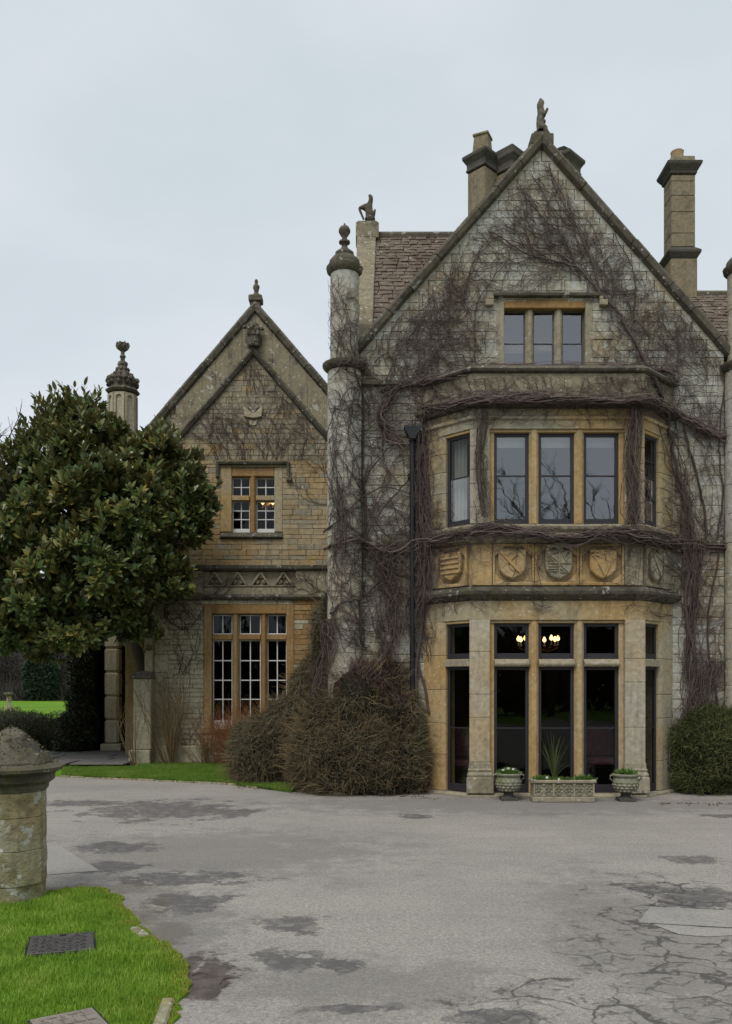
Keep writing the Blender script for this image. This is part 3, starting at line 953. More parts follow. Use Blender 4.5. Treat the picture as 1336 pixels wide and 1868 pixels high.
# wooded hillside far behind and behind the viewer's back
mb = MB(); nx_, ny_ = 30, 10
for j in range(ny_ + 1):
    for i in range(nx_ + 1):
        X = -260 + 420 * i / nx_; Y = 122 + 160 * j / ny_
        Z = 34 * (1 - math.exp(-j / 3.2)) * (0.85 + 0.15 * math.sin(i * .7)) if j else -0.2
        mb.v.append((X, Y, Z))
mb.f = [(j * (nx_ + 1) + i, j * (nx_ + 1) + i + 1, (j + 1) * (nx_ + 1) + i + 1, (j + 1) * (nx_ + 1) + i) for j in range(ny_) for i in range(nx_)]
tag(mb.build('hillside', 'hill', smooth=True), kind='structure')

# ================================================================== MAIN BLOCK OF THE HOUSE
MW = 14.3                       # wall plane
BY = 13.6                       # bay front plane
CX = 2.97                       # bay axis
X0, X1 = CX - 1.345, CX + 1.345  # bay front corners
W0, W1 = X0 - 0.7, X1 + 0.7      # bay meets the wall
sM = MW / FPX; sB = BY / FPX
zM = lambda py: EYE + (HOR - py) * sM
zB = lambda py: EYE + (HOR - py) * sB
xM = lambda px: (px - 668) * sM
xB = lambda px: (px - 668) * sB
APX, APZ = xM(988), zM(262)      # gable apex
SL = 378 / 333.0                 # gable slope
GE = xM(655)                     # left end of wall
GR = 2 * APX - GE
EAVE = APZ - (APX - GE) * SL

house = thing('manor_house', 'gabled stone manor house with a two-storey canted bay, covered in bare creeper', 'house', (0, 0, 0))

HOLES = [(W0 + .15, W1 - .15, 0.0, zB(1120)), (W0 + .15, W1 - .15, zB(962), zB(775)), (xM(911), xM(1075), zM(668), zM(552))]
WALLP = [(GE, 0.0), (GR + 2.2, 0.0), (GR + 2.2, EAVE - .02), (GR, EAVE), (APX, APZ), (GE, EAVE)]
# convex outline only: gable part and the flat part right of it
WALLP = [(GE, 0.0), (GR, 0.0), (GR, EAVE), (APX, APZ), (GE, EAVE)]
wall = backing('wall', WALLP, HOLES, MW + .012, MW + .36, 'mortar', house)
random.seed(21)


def seen_main(px, py):
    if 770 < px < 1240 and py > 668: return False
    if 820 > px > 505 and py > 1230: return False
    if px < 660: return False
    return True


stones(wall, WALLP, HOLES, MW - .02, 'wall_grey', step=0.155, wid=(0.22, 0.55), t=0.02, limit=300, seen=seen_main)
# range to the right of the gable, and the end wall, plain masonry behind
backing('range_wall', [(GR + .002, 0), (GR + 4, 0), (GR + 4, 7.0), (GR + .002, 7.0)], [], MW + .03, MW + .36, 'wall_grey', house)
mb = MB(); mb.add([(GE, MW + .36, 0), (GE, 20.4, 0), (GE, 20.4, EAVE), (GE, 17.3, APZ), (GE, MW + .36, EAVE)], [(0, 1, 2, 3, 4)])
mb.add([(GE + .3, MW + .36, 0), (GE + .3, 20.4, 0), (GE + .3, 20.4, EAVE), (GE + .3, 17.3, APZ), (GE + .3, MW + .36, EAVE)], [(4, 3, 2, 1, 0)])
mb.build('end_wall', 'wall_grey', house)
MB().box(GE + .31, GR + 4, 20.1, 20.4, 0, EAVE - .1).build('rear_wall', 'wall_grey', house)

# string course on the flat wall each side of the bay
MB().path([(GE + .05, zM(700)), (W0 - .0, zM(700))], [(-.06, MW - .018), (-.04, MW - .10), (.03, MW - .11), (.06, MW - .018)]).build('string_course', 'coping', house, bevel=.006)
MB().path([(W1, zM(694)), (W1 + .06, zM(694))], [(-.06, MW - .018), (-.04, MW - .10), (.03, MW - .11), (.06, MW - .018)]).build('string_course', 'coping', house)
MB().path([(GE + .1, zM(992)), (W0 + .0, zM(992))], [(-.06, MW - .018), (-.04, MW - .09), (.03, MW - .10), (.06, MW - .018)]).build('string_course', 'coping', house, bevel=.006)
MB().path([(W1 + .0, zM(992)), (GR, zM(992))], [(-.06, MW - .018), (-.04, MW - .09), (.03, MW - .10), (.06, MW - .018)]).build('string_course', 'coping', house, bevel=.006)


# coping along the gable: separate stones
def rake(parent, apx, apz, ex0, ex1, slope, prof, mat, n, name='coping_stone', bevel=.008):
    for sgn, ex in ((-1, ex0), (1, ex1)):
        Lx = abs(ex - apx)
        ts = [i / n for i in range(n + 1)]
        ts = [0] + [t_ + random.uniform(-.25, .25) / n for t_ in ts[1:-1]] + [1]
        for a, b in zip(ts, ts[1:]):
            xa, xb = apx + sgn * Lx * a, apx + sgn * Lx * b
            g = 0.0 if a == 0 else .004
            pa = (xa + sgn * g, apz - abs(xa - apx) * slope - g * slope); pb = (xb, apz - abs(xb - apx) * slope)
            jy = random.uniform(-.008, .008); jo = random.uniform(-.006, .006)
            pr = [(o + jo, y + jy) for o, y in prof]
            pts = [pb, pa] if sgn < 0 else [pa, pb]
            mb = MB()
            k = len(pr); nrm = Vector((-(pts[1][1] - pts[0][1]), pts[1][0] - pts[0][0])).normalized()
            rings = []
            for q in pts:
                if a == 0 and q is pa:   # mitre at the apex: cut on the vertical
                    rings.append([(q[0], y, q[1] + o / abs(nrm.y)) for o, y in pr])
                else:
                    rings.append([(q[0] + nrm.x * o, y, q[1] + nrm.y * o) for o, y in pr])
            mb.loft(rings)
            mb.build(name, mat, parent, bevel=bevel)


rake(house, APX, APZ, GE - .12, GR + .12, SL, [(-.055, MW - .035), (-.03, MW - .12), (.05, MW - .15), (.115, MW - .06), (.125, MW + .30), (-.02, MW + .34), (-.05, MW + .01)], 'coping', 9)

# gable top: pedestal and carved beast
ped = MB(); zt = APZ + .05
ped.box(APX - .18, APX + .18, MW - .12, MW + .24, zt - .12, zt + .06); ped.box(APX - .13, APX + .13, MW - .06, MW + .18, zt + .06, zt + .13)
ped.build('finial_pedestal', 'coping', house, bevel=.015)


def blob_mesh(parts, name, mat, parent, sub=2, jit=.012):
    """one continuous carved figure: skin over a stick skeleton"""
    me = bpy.data.meshes.new(name)
    vs, es, rs = parts
    me.from_pydata([tuple(v) for v in vs], es, [])
    o = link(name, me, parent)
    md = o.modifiers.new('skin', 'SKIN')
    md.use_smooth_shade = True
    for i, sv in enumerate(me.skin_vertices[0].data):
        sv.radius = rs[i] if isinstance(rs[i], tuple) else (rs[i], rs[i])
        sv.use_root = (i == 0)
    sb = o.modifiers.new('sub', 'SUBSURF'); sb.levels = sub; sb.render_levels = sub
    me.materials.append(M[mat])
    return o


b0 = Vector((APX, MW + .04, zt + .10))
V_ = lambda *a: tuple(b0 + Vector(a))
blob_mesh(([V_(0, 0, 0), V_(.01, 0, .12), V_(-.02, 0, .24), V_(.01, -.01, .36), V_(-.02, -.02, .45), V_(.0, -.03, .52), V_(.05, -.05, .53), V_(-.01, 0, .62), V_(.06, -.05, .10), V_(.09, -.06, .02), V_(.06, -.06, .33), V_(.10, -.07, .42), V_(-.07, .0, .06), V_(-.06, -.03, .50), V_(.07, -.05, .2)],
           [(0, 1), (1, 2), (2, 3), (3, 4), (4, 5), (5, 6), (5, 7), (1, 8), (8, 9), (3, 10), (10, 11), (0, 12), (5, 13), (2, 14)],
           [.085, .07, .075, .06, .045, .05, .025, .016, .04, .035, .028, .024, .045, .018, .03]), 'finial_beast', 'coping', house)

# gable window
random.seed(3)
FM = Face((0, MW), (1, 0), (0, -1))
gx = [911, 920, 960, 975, 1013, 1028, 1068, 1075]
gz0, gz1 = zM(668), zM(552)
gw = tag(MB().obox(FM, xM(905), xM(920), -.2, .025, gz0 - .05, gz1 + .06).build('window_jamb', 'frieze', house, bevel=.012))
MB().obox(FM, xM(1068), xM(1082), -.2, .025, gz0 - .05, gz1 + .06).build('window_jamb', 'frieze', house, bevel=.012)
MB().obox(FM, xM(920) + .002, xM(1068) - .002, -.2, .02, zM(563), gz1 + .06).build('window_head', 'brown_stone', house, bevel=.012)
MB().obox(FM, xM(900), xM(1088), -.2, .05, gz0 - .12, gz0 - .052).build('window_sill', 'frieze', house, bevel=.012)


def mullion(parent, F, u0, u1, z0, z1, v0=-.2, v1=-.02, mat='ochre', ch=.05):
    c_ = (u1 - u0) * .3
    poly = [(u0, v0), (u0, v1 - ch), (u0 + c_, v1), (u1 - c_, v1), (u1, v1 - ch), (u1, v0)]
    mb = MB(); k = 6
    mb.loft([[F.p(u, v, z) for u, v in poly] for z in (z0, z1)])
    return mb.build('mullion', mat, parent, bevel=.004)


mullion(house, FM, xM(960), xM(975), gz0 - .05, zM(563), mat='frieze')
mullion(house, FM, xM(1013), xM(1028), gz0 - .05, zM(563), mat='frieze')
for a, b in ((920, 960), (975, 1013), (1028, 1068)):
    window(house, FM, xM(a), xM(b), gz0 - .05, zM(563), -.1, .018, 1, (zM(622),), frame='lead', barw=.012)
# hood mould with label stops
MB().path([(xM(889), zM(561)), (xM(889), zM(549)), (xM(900), zM(541)), (xM(1092), zM(541)), (xM(1103), zM(549)), (xM(1103), zM(561))][2:4], [(-.035, MW - .018), (-.02, MW - .09), (.03, MW - .10), (.05, MW - .018)]).build('hood_mould', 'coping', house, bevel=.006)
for a, b in ((885, 900), (1092, 1107)):
    MB().box(xM(a), xM(b), MW - .1, MW - .015, zM(561), zM(550)).box(xM(a) + (.07 if a < 1000 else 0), xM(b) - (0 if a < 1000 else .07), MW - .095, MW - .015, zM(550), zM(541) - .02).build('label_stop', 'frieze', house, bevel=.012)
room(house, 1.6, 4.2, MW + .2, 16.4, gz0 - .3, gz1 + .5, 'interior')


# ------------------------------------------------------------------ bay
def bayring(off, z, back=.06):
    """outline of the bay at outward offset `off`"""
    k = off * math.tan(math.radians(22.5))
    return [(W0 - off * 1.41421 + off * 0 - 0.0, MW + back, z), (W0 - off * 1.41421, MW, z), (X0 - k, BY - off, z), (X1 + k, BY - off, z), (W1 + off * 1.41421, MW, z), (W1 + off * 1.41421, MW + back, z)]


def baymould(name, prof, mat, bevel=.006):
    mb = MB(); mb.loft([bayring(o, z) for o, z in prof])
    return mb.build(name, mat, house, bevel=bevel)


FB = Face((0, BY), (1, 0), (0, -1))
q = math.sqrt(.5)
FL = Face((W0, MW), (q, -q), (-q, -q))
FR = Face((X1, BY), (q, q), (q, -q))
LC = .99
# base plinth, bands and mouldings, from the ground up
baymould('plinth', [(.06, 0.0), (.06, .03), (.02, .06), (-.02, .06)], 'frieze')
GZ0, GZ1 = .065, zB(1131)
UZ0, UZ1 = zB(955), zB(782)
baymould('lintel_band', [(.0, GZ1), (.0, zB(1096)), (-.02, zB(1095))], 'ashlar')
baymould('lower_cornice', [(.0, zB(1095)), (.02, zB(1094)), (.10, zB(1085)), (.11, zB(1079)), (.03, zB(1071)), (.0, zB(1070))], 'coping')
baymould('frieze_ground', [(-.075, zB(1069.6)), (-.075, zB(992)), (-.10, zB(991))], 'ochre')
baymould('sill_string', [(.0, zB(991)), (.06, zB(987)), (.07, zB(980)), (.03, zB(972)), (.07, zB(966)), (.08, zB(961)), (.0, zB(956)), (-.02, zB(955.6))], 'frieze')
baymould('head_band', [(.0, UZ1), (.0, zB(766)), (.03, zB(765)), (.035, zB(760)), (.0, zB(757)), (.0, zB(745)), (-.02, zB(744))], 'ashlar')
baymould('upper_cornice', [(.0, zB(744)), (.05, zB(742)), (.12, zB(734)), (.13, zB(728)), (.02, zB(722)), (.0, zB(721))], 'coping')
baymould('parapet', [(.0, zB(720.6)), (.0, zB(681)), (-.02, zB(680.6))], 'frieze')
baymould('parapet_coping', [(.0, zB(680)), (.06, zB(678)), (.08, zB(674)), (.02, zB(667)), (-.1, zB(666))], 'coping')

random.seed(8)


def cantpt(F, u, v=0.0):
    p_ = F.p(u, v, 0); return (p_[0], p_[1])


def blocks(poly, z0, z1, n, mat, gap=.004, name='quoin'):
    zs = [z0] + sorted(z0 + (z1 - z0) * (i + random.uniform(-.2, .2)) / n for i in range(1, n)) + [z1]
    for a, b in zip(zs, zs[1:]):
        MB().prism(poly, a + (gap if a > z0 else 0), b).build(name, mat, house, bevel=.007)


def lightcol(F):
    return F


JW = .05
Lts = [(xB(903), xB(967)), (xB(985), xB(1049)), (xB(1068), xB(1131))]
Lts = [(1.9975, 2.54), (2.69, 3.245), (3.395, 3.94)]
for (z0, z1, off, floor) in ((GZ0, GZ1, .015, 0), (UZ0, UZ1, .0, 1)):
    mat = 'ashlar'
    # corner piers
    k = off * math.tan(math.radians(22.5))
    uL = LC - .02
    polyL = [(1.922, BY - off), (X0 - k, BY - off), cantpt(FL, uL, off), cantpt(FL, uL, -.2), (X0 + .19, BY + .24), (1.922, BY + .24)]
    polyR = [(4.018, BY - off), (4.018, BY + .24), (X1 - .19, BY + .24), cantpt(FR, .02, -.2), cantpt(FR, .02, off), (X1 + k, BY - off)]
    for poly in (polyL, polyR):
        blocks(poly[::-1], z0, z1, 5, 'pier')
    # wall end jambs on the canted faces
    blocks([cantpt(FL, -.08, -.25), cantpt(FL, .47, -.25), cantpt(FL, .47, -.02), cantpt(FL, .40, .0), cantpt(FL, 0, .0)], z0, z1, 5, 'ochre' if not floor else mat)
    blocks([cantpt(FR, .52, -.25), cantpt(FR, LC + .08, -.25), cantpt(FR, LC, 0), cantpt(FR, .59, 0), cantpt(FR, .52, -.02)], z0, z1, 5, mat)
    # dressed jambs beside the front lights
    om = 'ochre'
    MB().obox(FB, 1.9225, 1.9975, -.2, -.06, z0, z1).build('jamb', om, house, bevel=.006)
    MB().obox(FB, 3.94, 4.0175, -.2, -.06, z0, z1).build('jamb', om, house, bevel=.006)
    mullion(house, FB, 2.54, 2.69, z0, z1, mat=om)
    mullion(house, FB, 3.245, 3.395, z0, z1, mat=om)
    # window heads (moulded)
    MB().obox(FB, 1.924, 4.016, -.24, -.035, z1 - .045, z1).build('window_head', om, house, bevel=.006)
    MB().obox(FL, .472, LC - .022, -.24, -.02, z1 - .045, z1).build('window_head', om, house, bevel=.006)
    MB().obox(FR, .022, .518, -.24, -.02, z1 - .045, z1).build('window_head', om, house, bevel=.006)
    zt_ = z1 - .047
    if floor:
        for a, b in Lts:
            window(house, FB, a, b, z0, zt_, -.10, .048, 1, (zB(865),), bottom=.09)
        window(house, FL, .475, LC - .028, z0, zt_, -.06, .045, 1, (zB(865),), bottom=.09, glass='glass_low')
        window(house, FR, .028, .515, z0, zt_, -.06, .045, 1, (zB(835), zB(865), zB(905)), bottom=.09)
    else:
        ts0, ts1 = zB(1216), zB(1202)
        for i, (a, b) in enumerate(Lts):
            mb = MB(); mb.loft([[FB.p(u, v, z) for u, v, z in ((e, -.2, ts0), (e, -.01, ts0), (e, .012, ts0 + .03), (e, .012, ts0 + .055), (e, -.06, ts1), (e, -.2, ts1))] for e in (a + .001, b - .001)])
            mb.build('transom', 'frieze', house, bevel=.004)
            window(house, FB, a, b, ts1 + .004, zt_, -.10, .048, 1, (), bottom=.085, glass='glass_low')
            d = window(house, FB, a, b, z0, ts0 - .003, -.10, .048, 1, (zB(1329),), bottom=.12, glass='glass_low')
            d.name = 'glazed_door'
        for F, a, b in ((FL, .475, LC - .028), (FR, .028, .515)):
            MB().obox(F, a, b, -.2, .012, ts0, ts1).build('transom', 'frieze', house, bevel=.01)
            window(house, F, a, b, ts1 + .004, zt_, -.06, .045, 1, (), bottom=.085, glass='glass_low')
            d = window(house, F, a, b, z0, ts0 - .003, -.06, .045, 1, (zB(1329),), bottom=.12, glass='glass_low')
            d.name = 'glazed_door'
        # pier bases
        for sgn, poly in ((-1, polyL), (1, polyR)):
            cxp = sum(p[0] for p in poly) / 6; cyp = sum(p[1] for p in poly) / 6
            grow_ = lambda e: [(p[0] + (e if p[0] > cxp else -e) * (1 if p[1] < BY + .1 else .2), p[1] - (e if p[1] < BY + .1 else 0)) for p in poly]
            mb = MB(); order = (lambda r: r[::-1])
            mb.loft([[(x, y, z) for x, y in order(grow_(e))] for e, z in ((.055, .066), (.055, .30), (.045, .32))]); mb.build('pier_base', 'frieze', house, bevel=.012)
            mb = MB(); mb.loft([[(x, y, z) for x, y in order(grow_(e))] for e, z in ((.035, .322), (.042, .36), (.015, .40), (.03, .425), (.012, .45), (.008, .53), (.0, .54))]); mb.build('pier_moulding', 'frieze', house, bevel=.006)

# panelled frieze with shields
def shield_poly(cx_, cz, w_, h_):
    pts = [(-.5, .5), (.5, .5), (.5, -.02), (.46, -.2), (.3, -.36), (0, -.5), (-.3, -.36), (-.46, -.2), (-.5, -.02)]
    return [(cx_ + u * w_, cz + v * h_) for u, v in pts][::-1]


fz0, fz1 = zB(1068), zB(992)
fzc = (fz0 + fz1) / 2


def shield(F, cu, w_, h_, mat, label, deco):
    cz = fzc + .0
    mb = MB(); poly = shield_poly(cu, cz, w_, h_)
    k = len(poly)
    ins = [(cu + (u - cu) * .9, cz + (z - cz) * .9) for u, z in poly]
    mb.loft([[F.p(u, -.074, z) for u, z in poly], [F.p(u, .005, z) for u, z in poly], [F.p(u, .024, z) for u, z in ins]])
    s = tag(mb.build('shield', mat, house, bevel=.003), label)
    d = MB()
    def bar(u0, z0, u1, z1, wd):
        a = Vector((u0, z0)); b = Vector((u1, z1)); n = (b - a).normalized(); n = Vector((-n.y, n.x)) * wd / 2
        d.fprism(F, [tuple(a - n), tuple(b - n), tuple(b + n), tuple(a + n)], .018, .046)
    deco(bar, cu, cz, w_, h_)
    if d.v: d.build('charge', mat, s, bevel=.003)
    return s


def deco_bars(bar, c_, z, w_, h_):
    for i in range(4): bar(c_ - w_ * .45, z + h_ * (.3 - .17 * i), c_ + w_ * .45, z + h_ * (.3 - .17 * i), h_ * .06)
def deco_bend(bar, c_, z, w_, h_):
    bar(c_ - w_ * .42, z + h_ * .42, c_ + w_ * .3, z - h_ * .28, h_ * .10)
def deco_quarter(bar, c_, z, w_, h_):
    bar(c_, z + h_ * .45, c_, z - h_ * .42, .012); bar(c_ - w_ * .45, z + h_ * .04, c_ + w_ * .45, z + h_ * .04, .012)
    for i in range(3):
        bar(c_ - w_ * .45, z + h_ * (.12 + .12 * i), c_ - w_ * (.32 - .14 * i), z + h_ * .42, .013)
        bar(c_ - w_ * (.05 + .14 * i), z + h_ * .1, c_ - w_ * .45, z + h_ * (.40 - .12 * i), .013)
        bar(c_ + w_ * .06, z - h_ * (.02 + .12 * i), c_ + w_ * (.4 - .1 * i), z - h_ * (.3 - .02 * i), .013)
        bar(c_ - w_ * .42, z - h_ * (.06 + .08 * i), c_ - w_ * .05, z - h_ * (.06 + .08 * i), .012)
    bar(c_ + w_ * .08, z + h_ * .42, c_ + w_ * .25, z + h_ * .1, .012); bar(c_ + w_ * .42, z + h_ * .42, c_ + w_ * .25, z + h_ * .1, .012)
def deco_canton(bar, c_, z, w_, h_):
    bar(c_ - w_ * .32, z + h_ * .46, c_ - w_ * .32, z + h_ * .18, w_ * .05); bar(c_ - w_ * .45, z + h_ * .3, c_ - w_ * .18, z + h_ * .3, h_ * .05)
    bar(c_ - w_ * .45, z + h_ * .42, c_ - w_ * .18, z + h_ * .42, h_ * .04); bar(c_ - w_ * .2, z + h_ * .05, c_ + w_ * .05, z - h_ * .4, .012); bar(c_ + w_ * .3, z + h_ * .1, c_ + w_ * .02, z - h_ * .42, .012)


def panel(F, u0, u1, mat):
    """raised border with cusped (quatrefoil) corners round a sunk panel"""
    w_ = .035
    for a, b, c_, d in ((u0, u0 + w_, fz0, fz1), (u1 - w_, u1, fz0, fz1), (u0 + w_, u1 - w_, fz1 - w_, fz1), (u0 + w_, u1 - w_, fz0, fz0 + w_ * 1.5)):
        MB().obox(F, a, b, -.076, .0, c_, d).build('panel_rail', mat, house, bevel=.008)
    mb = MB(); uc, zc = (u0 + u1) / 2, fzc
    ru, rz = (u1 - u0) / 2 - w_, (fz1 - fz0) / 2 - w_
    for su in (-1, 1):
        for sz in (-1, 1):
            # corner spandrel: outer corner cut by a concave arc, with a cusp
            pts = [(uc + su * ru, zc + sz * rz)]
            for j in range(7):
                t_ = j / 6 * math.pi / 2
                pts.append((uc + su * (ru - (ru * .52) * math.cos(t_) * (1 - .25 * math.sin(2 * t_))), zc + sz * (rz - (rz * .52) * math.sin(t_) * (1 - .25 * math.sin(2 * t_)))))
            if su * sz > 0: pts = pts[::-1]
            mb.fprism(F, pts, -.076, -.02)
    mb.build('tracery', mat, house, bevel=.004)


us = [X0 + .02, xB(899), xB(976), xB(1058), xB(1140), X1 - .02]
MB().obox(FB, us[0], us[1] - .006, -.076, -.005, fz0, fz1).build('frieze_block', 'ochre', house, bevel=.008)
MB().obox(FB, us[4] + .006, us[5], -.076, -.005, fz0, fz1).build('frieze_block', 'frieze', house, bevel=.008)
for i in range(3):
    panel(FB, us[i + 1] + .004, us[i + 2] - .004, 'ochre')
panel(FL, .28, .90, 'ochre'); panel(FR, .10, .70, 'frieze')
MB().obox(FL, .0, .275, -.076, -.002, fz0, fz1).build('frieze_block', 'frieze', house, bevel=.008)
MB().obox(FR, .705, LC, -.076, -.002, fz0, fz1).build('frieze_block', 'frieze', house, bevel=.008)
shield(FL, .59, .40, .46, 'ochre', 'ochre shield carved with horizontal bars', deco_bars)
shield(FB, xB(935), .43, .47, 'ochre', 'plain ochre shield with one diagonal ridge', deco_bend)
shield(FB, xB(1020), .42, .47, 'frieze', 'grey quartered shield with woven bands below a helmet crest', deco_quarter)
shield(FB, xB(1101), .42, .47, 'ochre', 'ochre shield with a small square in its corner', deco_canton)
shield(FR, .40, .36, .45, 'frieze', 'grey weathered shield on the canted side', deco_bend)
hc = Vector((xB(1020), BY - .03, zB(1001)))
blob_mesh(([tuple(hc + Vector(a)) for a in ((0, 0, -.06), (0, -.01, .03), (-.05, 0, .06), (.06, 0, .06), (0, -.02, .10), (-.14, 0, .02), (.14, 0, .02), (-.22, .0, -.03), (.22, 0, -.03), (-.2, 0, .05), (.2, 0, .05))],
           [(0, 1), (1, 2), (1, 3), (1, 4), (2, 5), (3, 6), (5, 7), (6, 8), (5, 9), (6, 10)], [.045, .06, .04, .04, .03, .03, .03, .018, .018, .02, .02]), 'helmet_crest', 'frieze', house)

# rooms behind the glass
room(house, .2, 5.75, MW + .365, 18.6, .03, 2.95, 'interior')
room(house, .2, 5.75, MW + .365, 18.6, 3.9, 5.9, 'interior')
random.seed(4)
# drain pipe and hopper
pp = MB(); pxx = xM(752)
pp.tube([(pxx, MW - .09, .05), (pxx, MW - .09, zM(800))], .045, 10); pipe = pp.build('drainpipe', 'iron', house, smooth=True, angle=.8)
MB().loft([[(pxx + a * w_, MW - .1 + b * .1, z) for a, b in ((-1, -1), (1, -1), (1, .8), (-1, .8))] for w_, z in ((.05, zM(806)), (.07, zM(800)), (.13, zM(788)), (.14, zM(783)))]).build('hopper', 'iron', pipe, bevel=.006)
for pz in (870, 990, 1100):
    MB().box(pxx - .075, pxx + .075, MW - .10, MW - .02, zM(pz) - .03, zM(pz) + .03).build('bracket', 'iron', pipe, bevel=.008)


# ------------------------------------------------------------------ turrets at the gable corners
def turret(cx_, first):
    cy = 14.22
    prof = [(.30, 0), (.30, zM(682))]
    t_ = thing if False else None
    base = MB().lathe((cx_, cy, 0), [(.34, 0), (.34, .35), (.30, .40), (.277, .42), (.277, .5)], 16).build('turret', 'frieze', house, smooth=True, angle=.5)
    zs = [.5]
    while zs[-1] < zM(683) - .45: zs.append(zs[-1] + random.uniform(.36, .52))
    zs[-1] = zM(683)
    for a, b in zip(zs, zs[1:]):
        MB().lathe((cx_ + random.uniform(-.003, .003), cy, 0), [(.270, a), (.277, a + .01), (.277, b - .012), (.270, b - .002)], 16, random.uniform(0, 1)).build('drum', 'turret', base, smooth=True, angle=.6)
    MB().lathe((cx_, cy, 0), [(.27, zM(682)), (.31, zM(680)), (.355, zM(675)), (.36, zM(670)), (.30, zM(666)), (.25, zM(664)), (.2, zM(664))], 20).build('ledge', 'coping', base, smooth=True, angle=.7)
    zs = [zM(664)]
    while zs[-1] < zM(506) - .4: zs.append(zs[-1] + random.uniform(.33, .48))
    zs[-1] = zM(506)
    for a, b in zip(zs, zs[1:]):
        MB().lathe((cx_ + random.uniform(-.003, .003), cy, 0), [(.222, a), (.232, a + .01), (.232, b - .012), (.222, b - .002)], 16, random.uniform(0, 1)).build('drum', 'turret', base, smooth=True, angle=.6)
    MB().lathe((cx_, cy, 0), [(.22, zM(506)), (.25, zM(505)), (.29, zM(500)), (.30, zM(494)), (.25, zM(490)), (.25, zM(488)), (.245, zM(482)), (.20, zM(476)), (.14, zM(472)), (.12, zM(471))], 20, jit=.015).build('cap', 'coping', base, smooth=True, angle=.8)
    MB().lathe((cx_, cy, 0), [(.15, zM(472)), (.155, zM(470)), (.15, zM(466)), (.10, zM(462)), (.055, zM(457)), (.045, zM(452)), (.05, zM(450)), (.09, zM(448)), (.09, zM(445)), (.045, zM(443)), (.04, zM(438)), (.07, zM(433)), (.095, zM(428)), (.095, zM(424)), (.07, zM(419)), (.025, zM(416)), (.01, zM(412))], 16, jit=.012).build('finial', 'coping', base, smooth=True, angle=.9)


random.seed(15)
turret(xM(629) + .0, True)
turret(GR + .27, False)

# ------------------------------------------------------------------ roofs with stone slates
ridge_y, ridge_z = 17.3, APZ + .0
roof = MB()
ea_y, ea_z = MW + .15, EAVE + .02
roof.add([(GE + .25, ea_y, ea_z), (APX + .3, ea_y, ea_z), (APX + .3, ridge_y, ridge_z), (GE + .25, ridge_y, ridge_z)], [(0, 1, 2, 3)])
roof.add([(GE + .25, ridge_y, ridge_z), (APX + .6, ridge_y, ridge_z - .0), (APX + .6, 20.4, EAVE), (GE + .25, 20.4, EAVE)], [(0, 1, 2, 3)])
# cross gable
roof.add([(GE + .1, MW + .32, EAVE + .05), (APX, MW + .32, APZ - .03), (APX, ridge_y + .5, APZ - .03), (GE + 3.0, ridge_y + .5, APZ - .05)], [(0, 1, 2, 3)])
roof.add([(GR - .1, MW + .32, EAVE + .05), (APX, MW + .32, APZ - .03), (APX, ridge_y + .5, APZ - .03), (GR - 3.0, ridge_y + .5, APZ - .05)], [(3, 2, 1, 0)])
roof_o = roof.build('roof', 'tile', house)


def slates(x0, x1, y0, z0, y1, z1, vis, g0=.2, g1=.105, parent=None):
    """stone slates in diminishing courses from eave to ridge"""
    random.seed(31)
    dv = Vector((0, y1 - y0, z1 - z0)); L = dv.length; dv.normalize()
    ang = math.atan2(dv.z, dv.y)
    metas = []
    for k in range(6):
        j = lambda a: random.uniform(-a, a)
        mb = MB()
        b = [(-.5 + j(.03), -.02 + j(.05), -.5), (.5 + j(.03), -.02 + j(.05), -.5), (.5 + j(.02), 1.6, -.5), (-.5 + j(.02), 1.6, -.5)]
        m2 = (j(.2), -.03 + j(.05))
        bot = [b[0], (m2[0], m2[1], -.5), b[1], b[2], b[3]]
        top = [(x * .97, y + .03, .5 + j(.2)) for x, y, z in bot]
        mb.loft([bot, top])
        metas.append(mb)
    ms = [m.mesh('slate_block', 'tile') for m in metas]
    s = 0; rest = MB()
    while s < L - .02:
        g = g0 + (g1 - g0) * s / L
        x = x0 - random.uniform(0, .15)
        while x < x1:
            w_ = random.uniform(.13, .30) * (0.75 + .5 * g / g0)
            k = random.randrange(6)
            P = Vector((x + w_ / 2, y0, z0)) + dv * s
            rot = Matrix.Rotation(ang - math.radians(5.5 + random.uniform(-1.5, 1.5)), 4, 'X')
            px, py = 668 + P.x * FPX / P.y, HOR - (P.z - EYE) * FPX / P.y
            mtx = Matrix.Translation(P + Vector((0, -math.sin(ang), math.cos(ang))) * .028) @ rot @ Matrix.Rotation(random.uniform(-.02, .02), 4, 'Z') @ Matrix.Diagonal((w_ - .01, g, random.uniform(.032, .052), 1))
            if vis(px, py):
                o = link('slate', ms[k], parent)
                o.matrix_local = mtx
            else:
                rest.add([mtx @ Vector(v) for v in metas[k].v], metas[k].f)
            x += w_
        s += g
    if rest.v: tag(rest.build('slates', 'tile', parent), kind='stuff')


slates(.1, 2.0, ea_y, ea_z, ridge_y, ridge_z, lambda px, py: 664 < px < 850 and py < 640 - (px - 655) * SL + 14, parent=roof_o)
MB().tube([(GE + .3, ridge_y, ridge_z + .03), (APX, ridge_y, ridge_z + .03)], .09, 8).build('ridge', 'coping', roof_o)
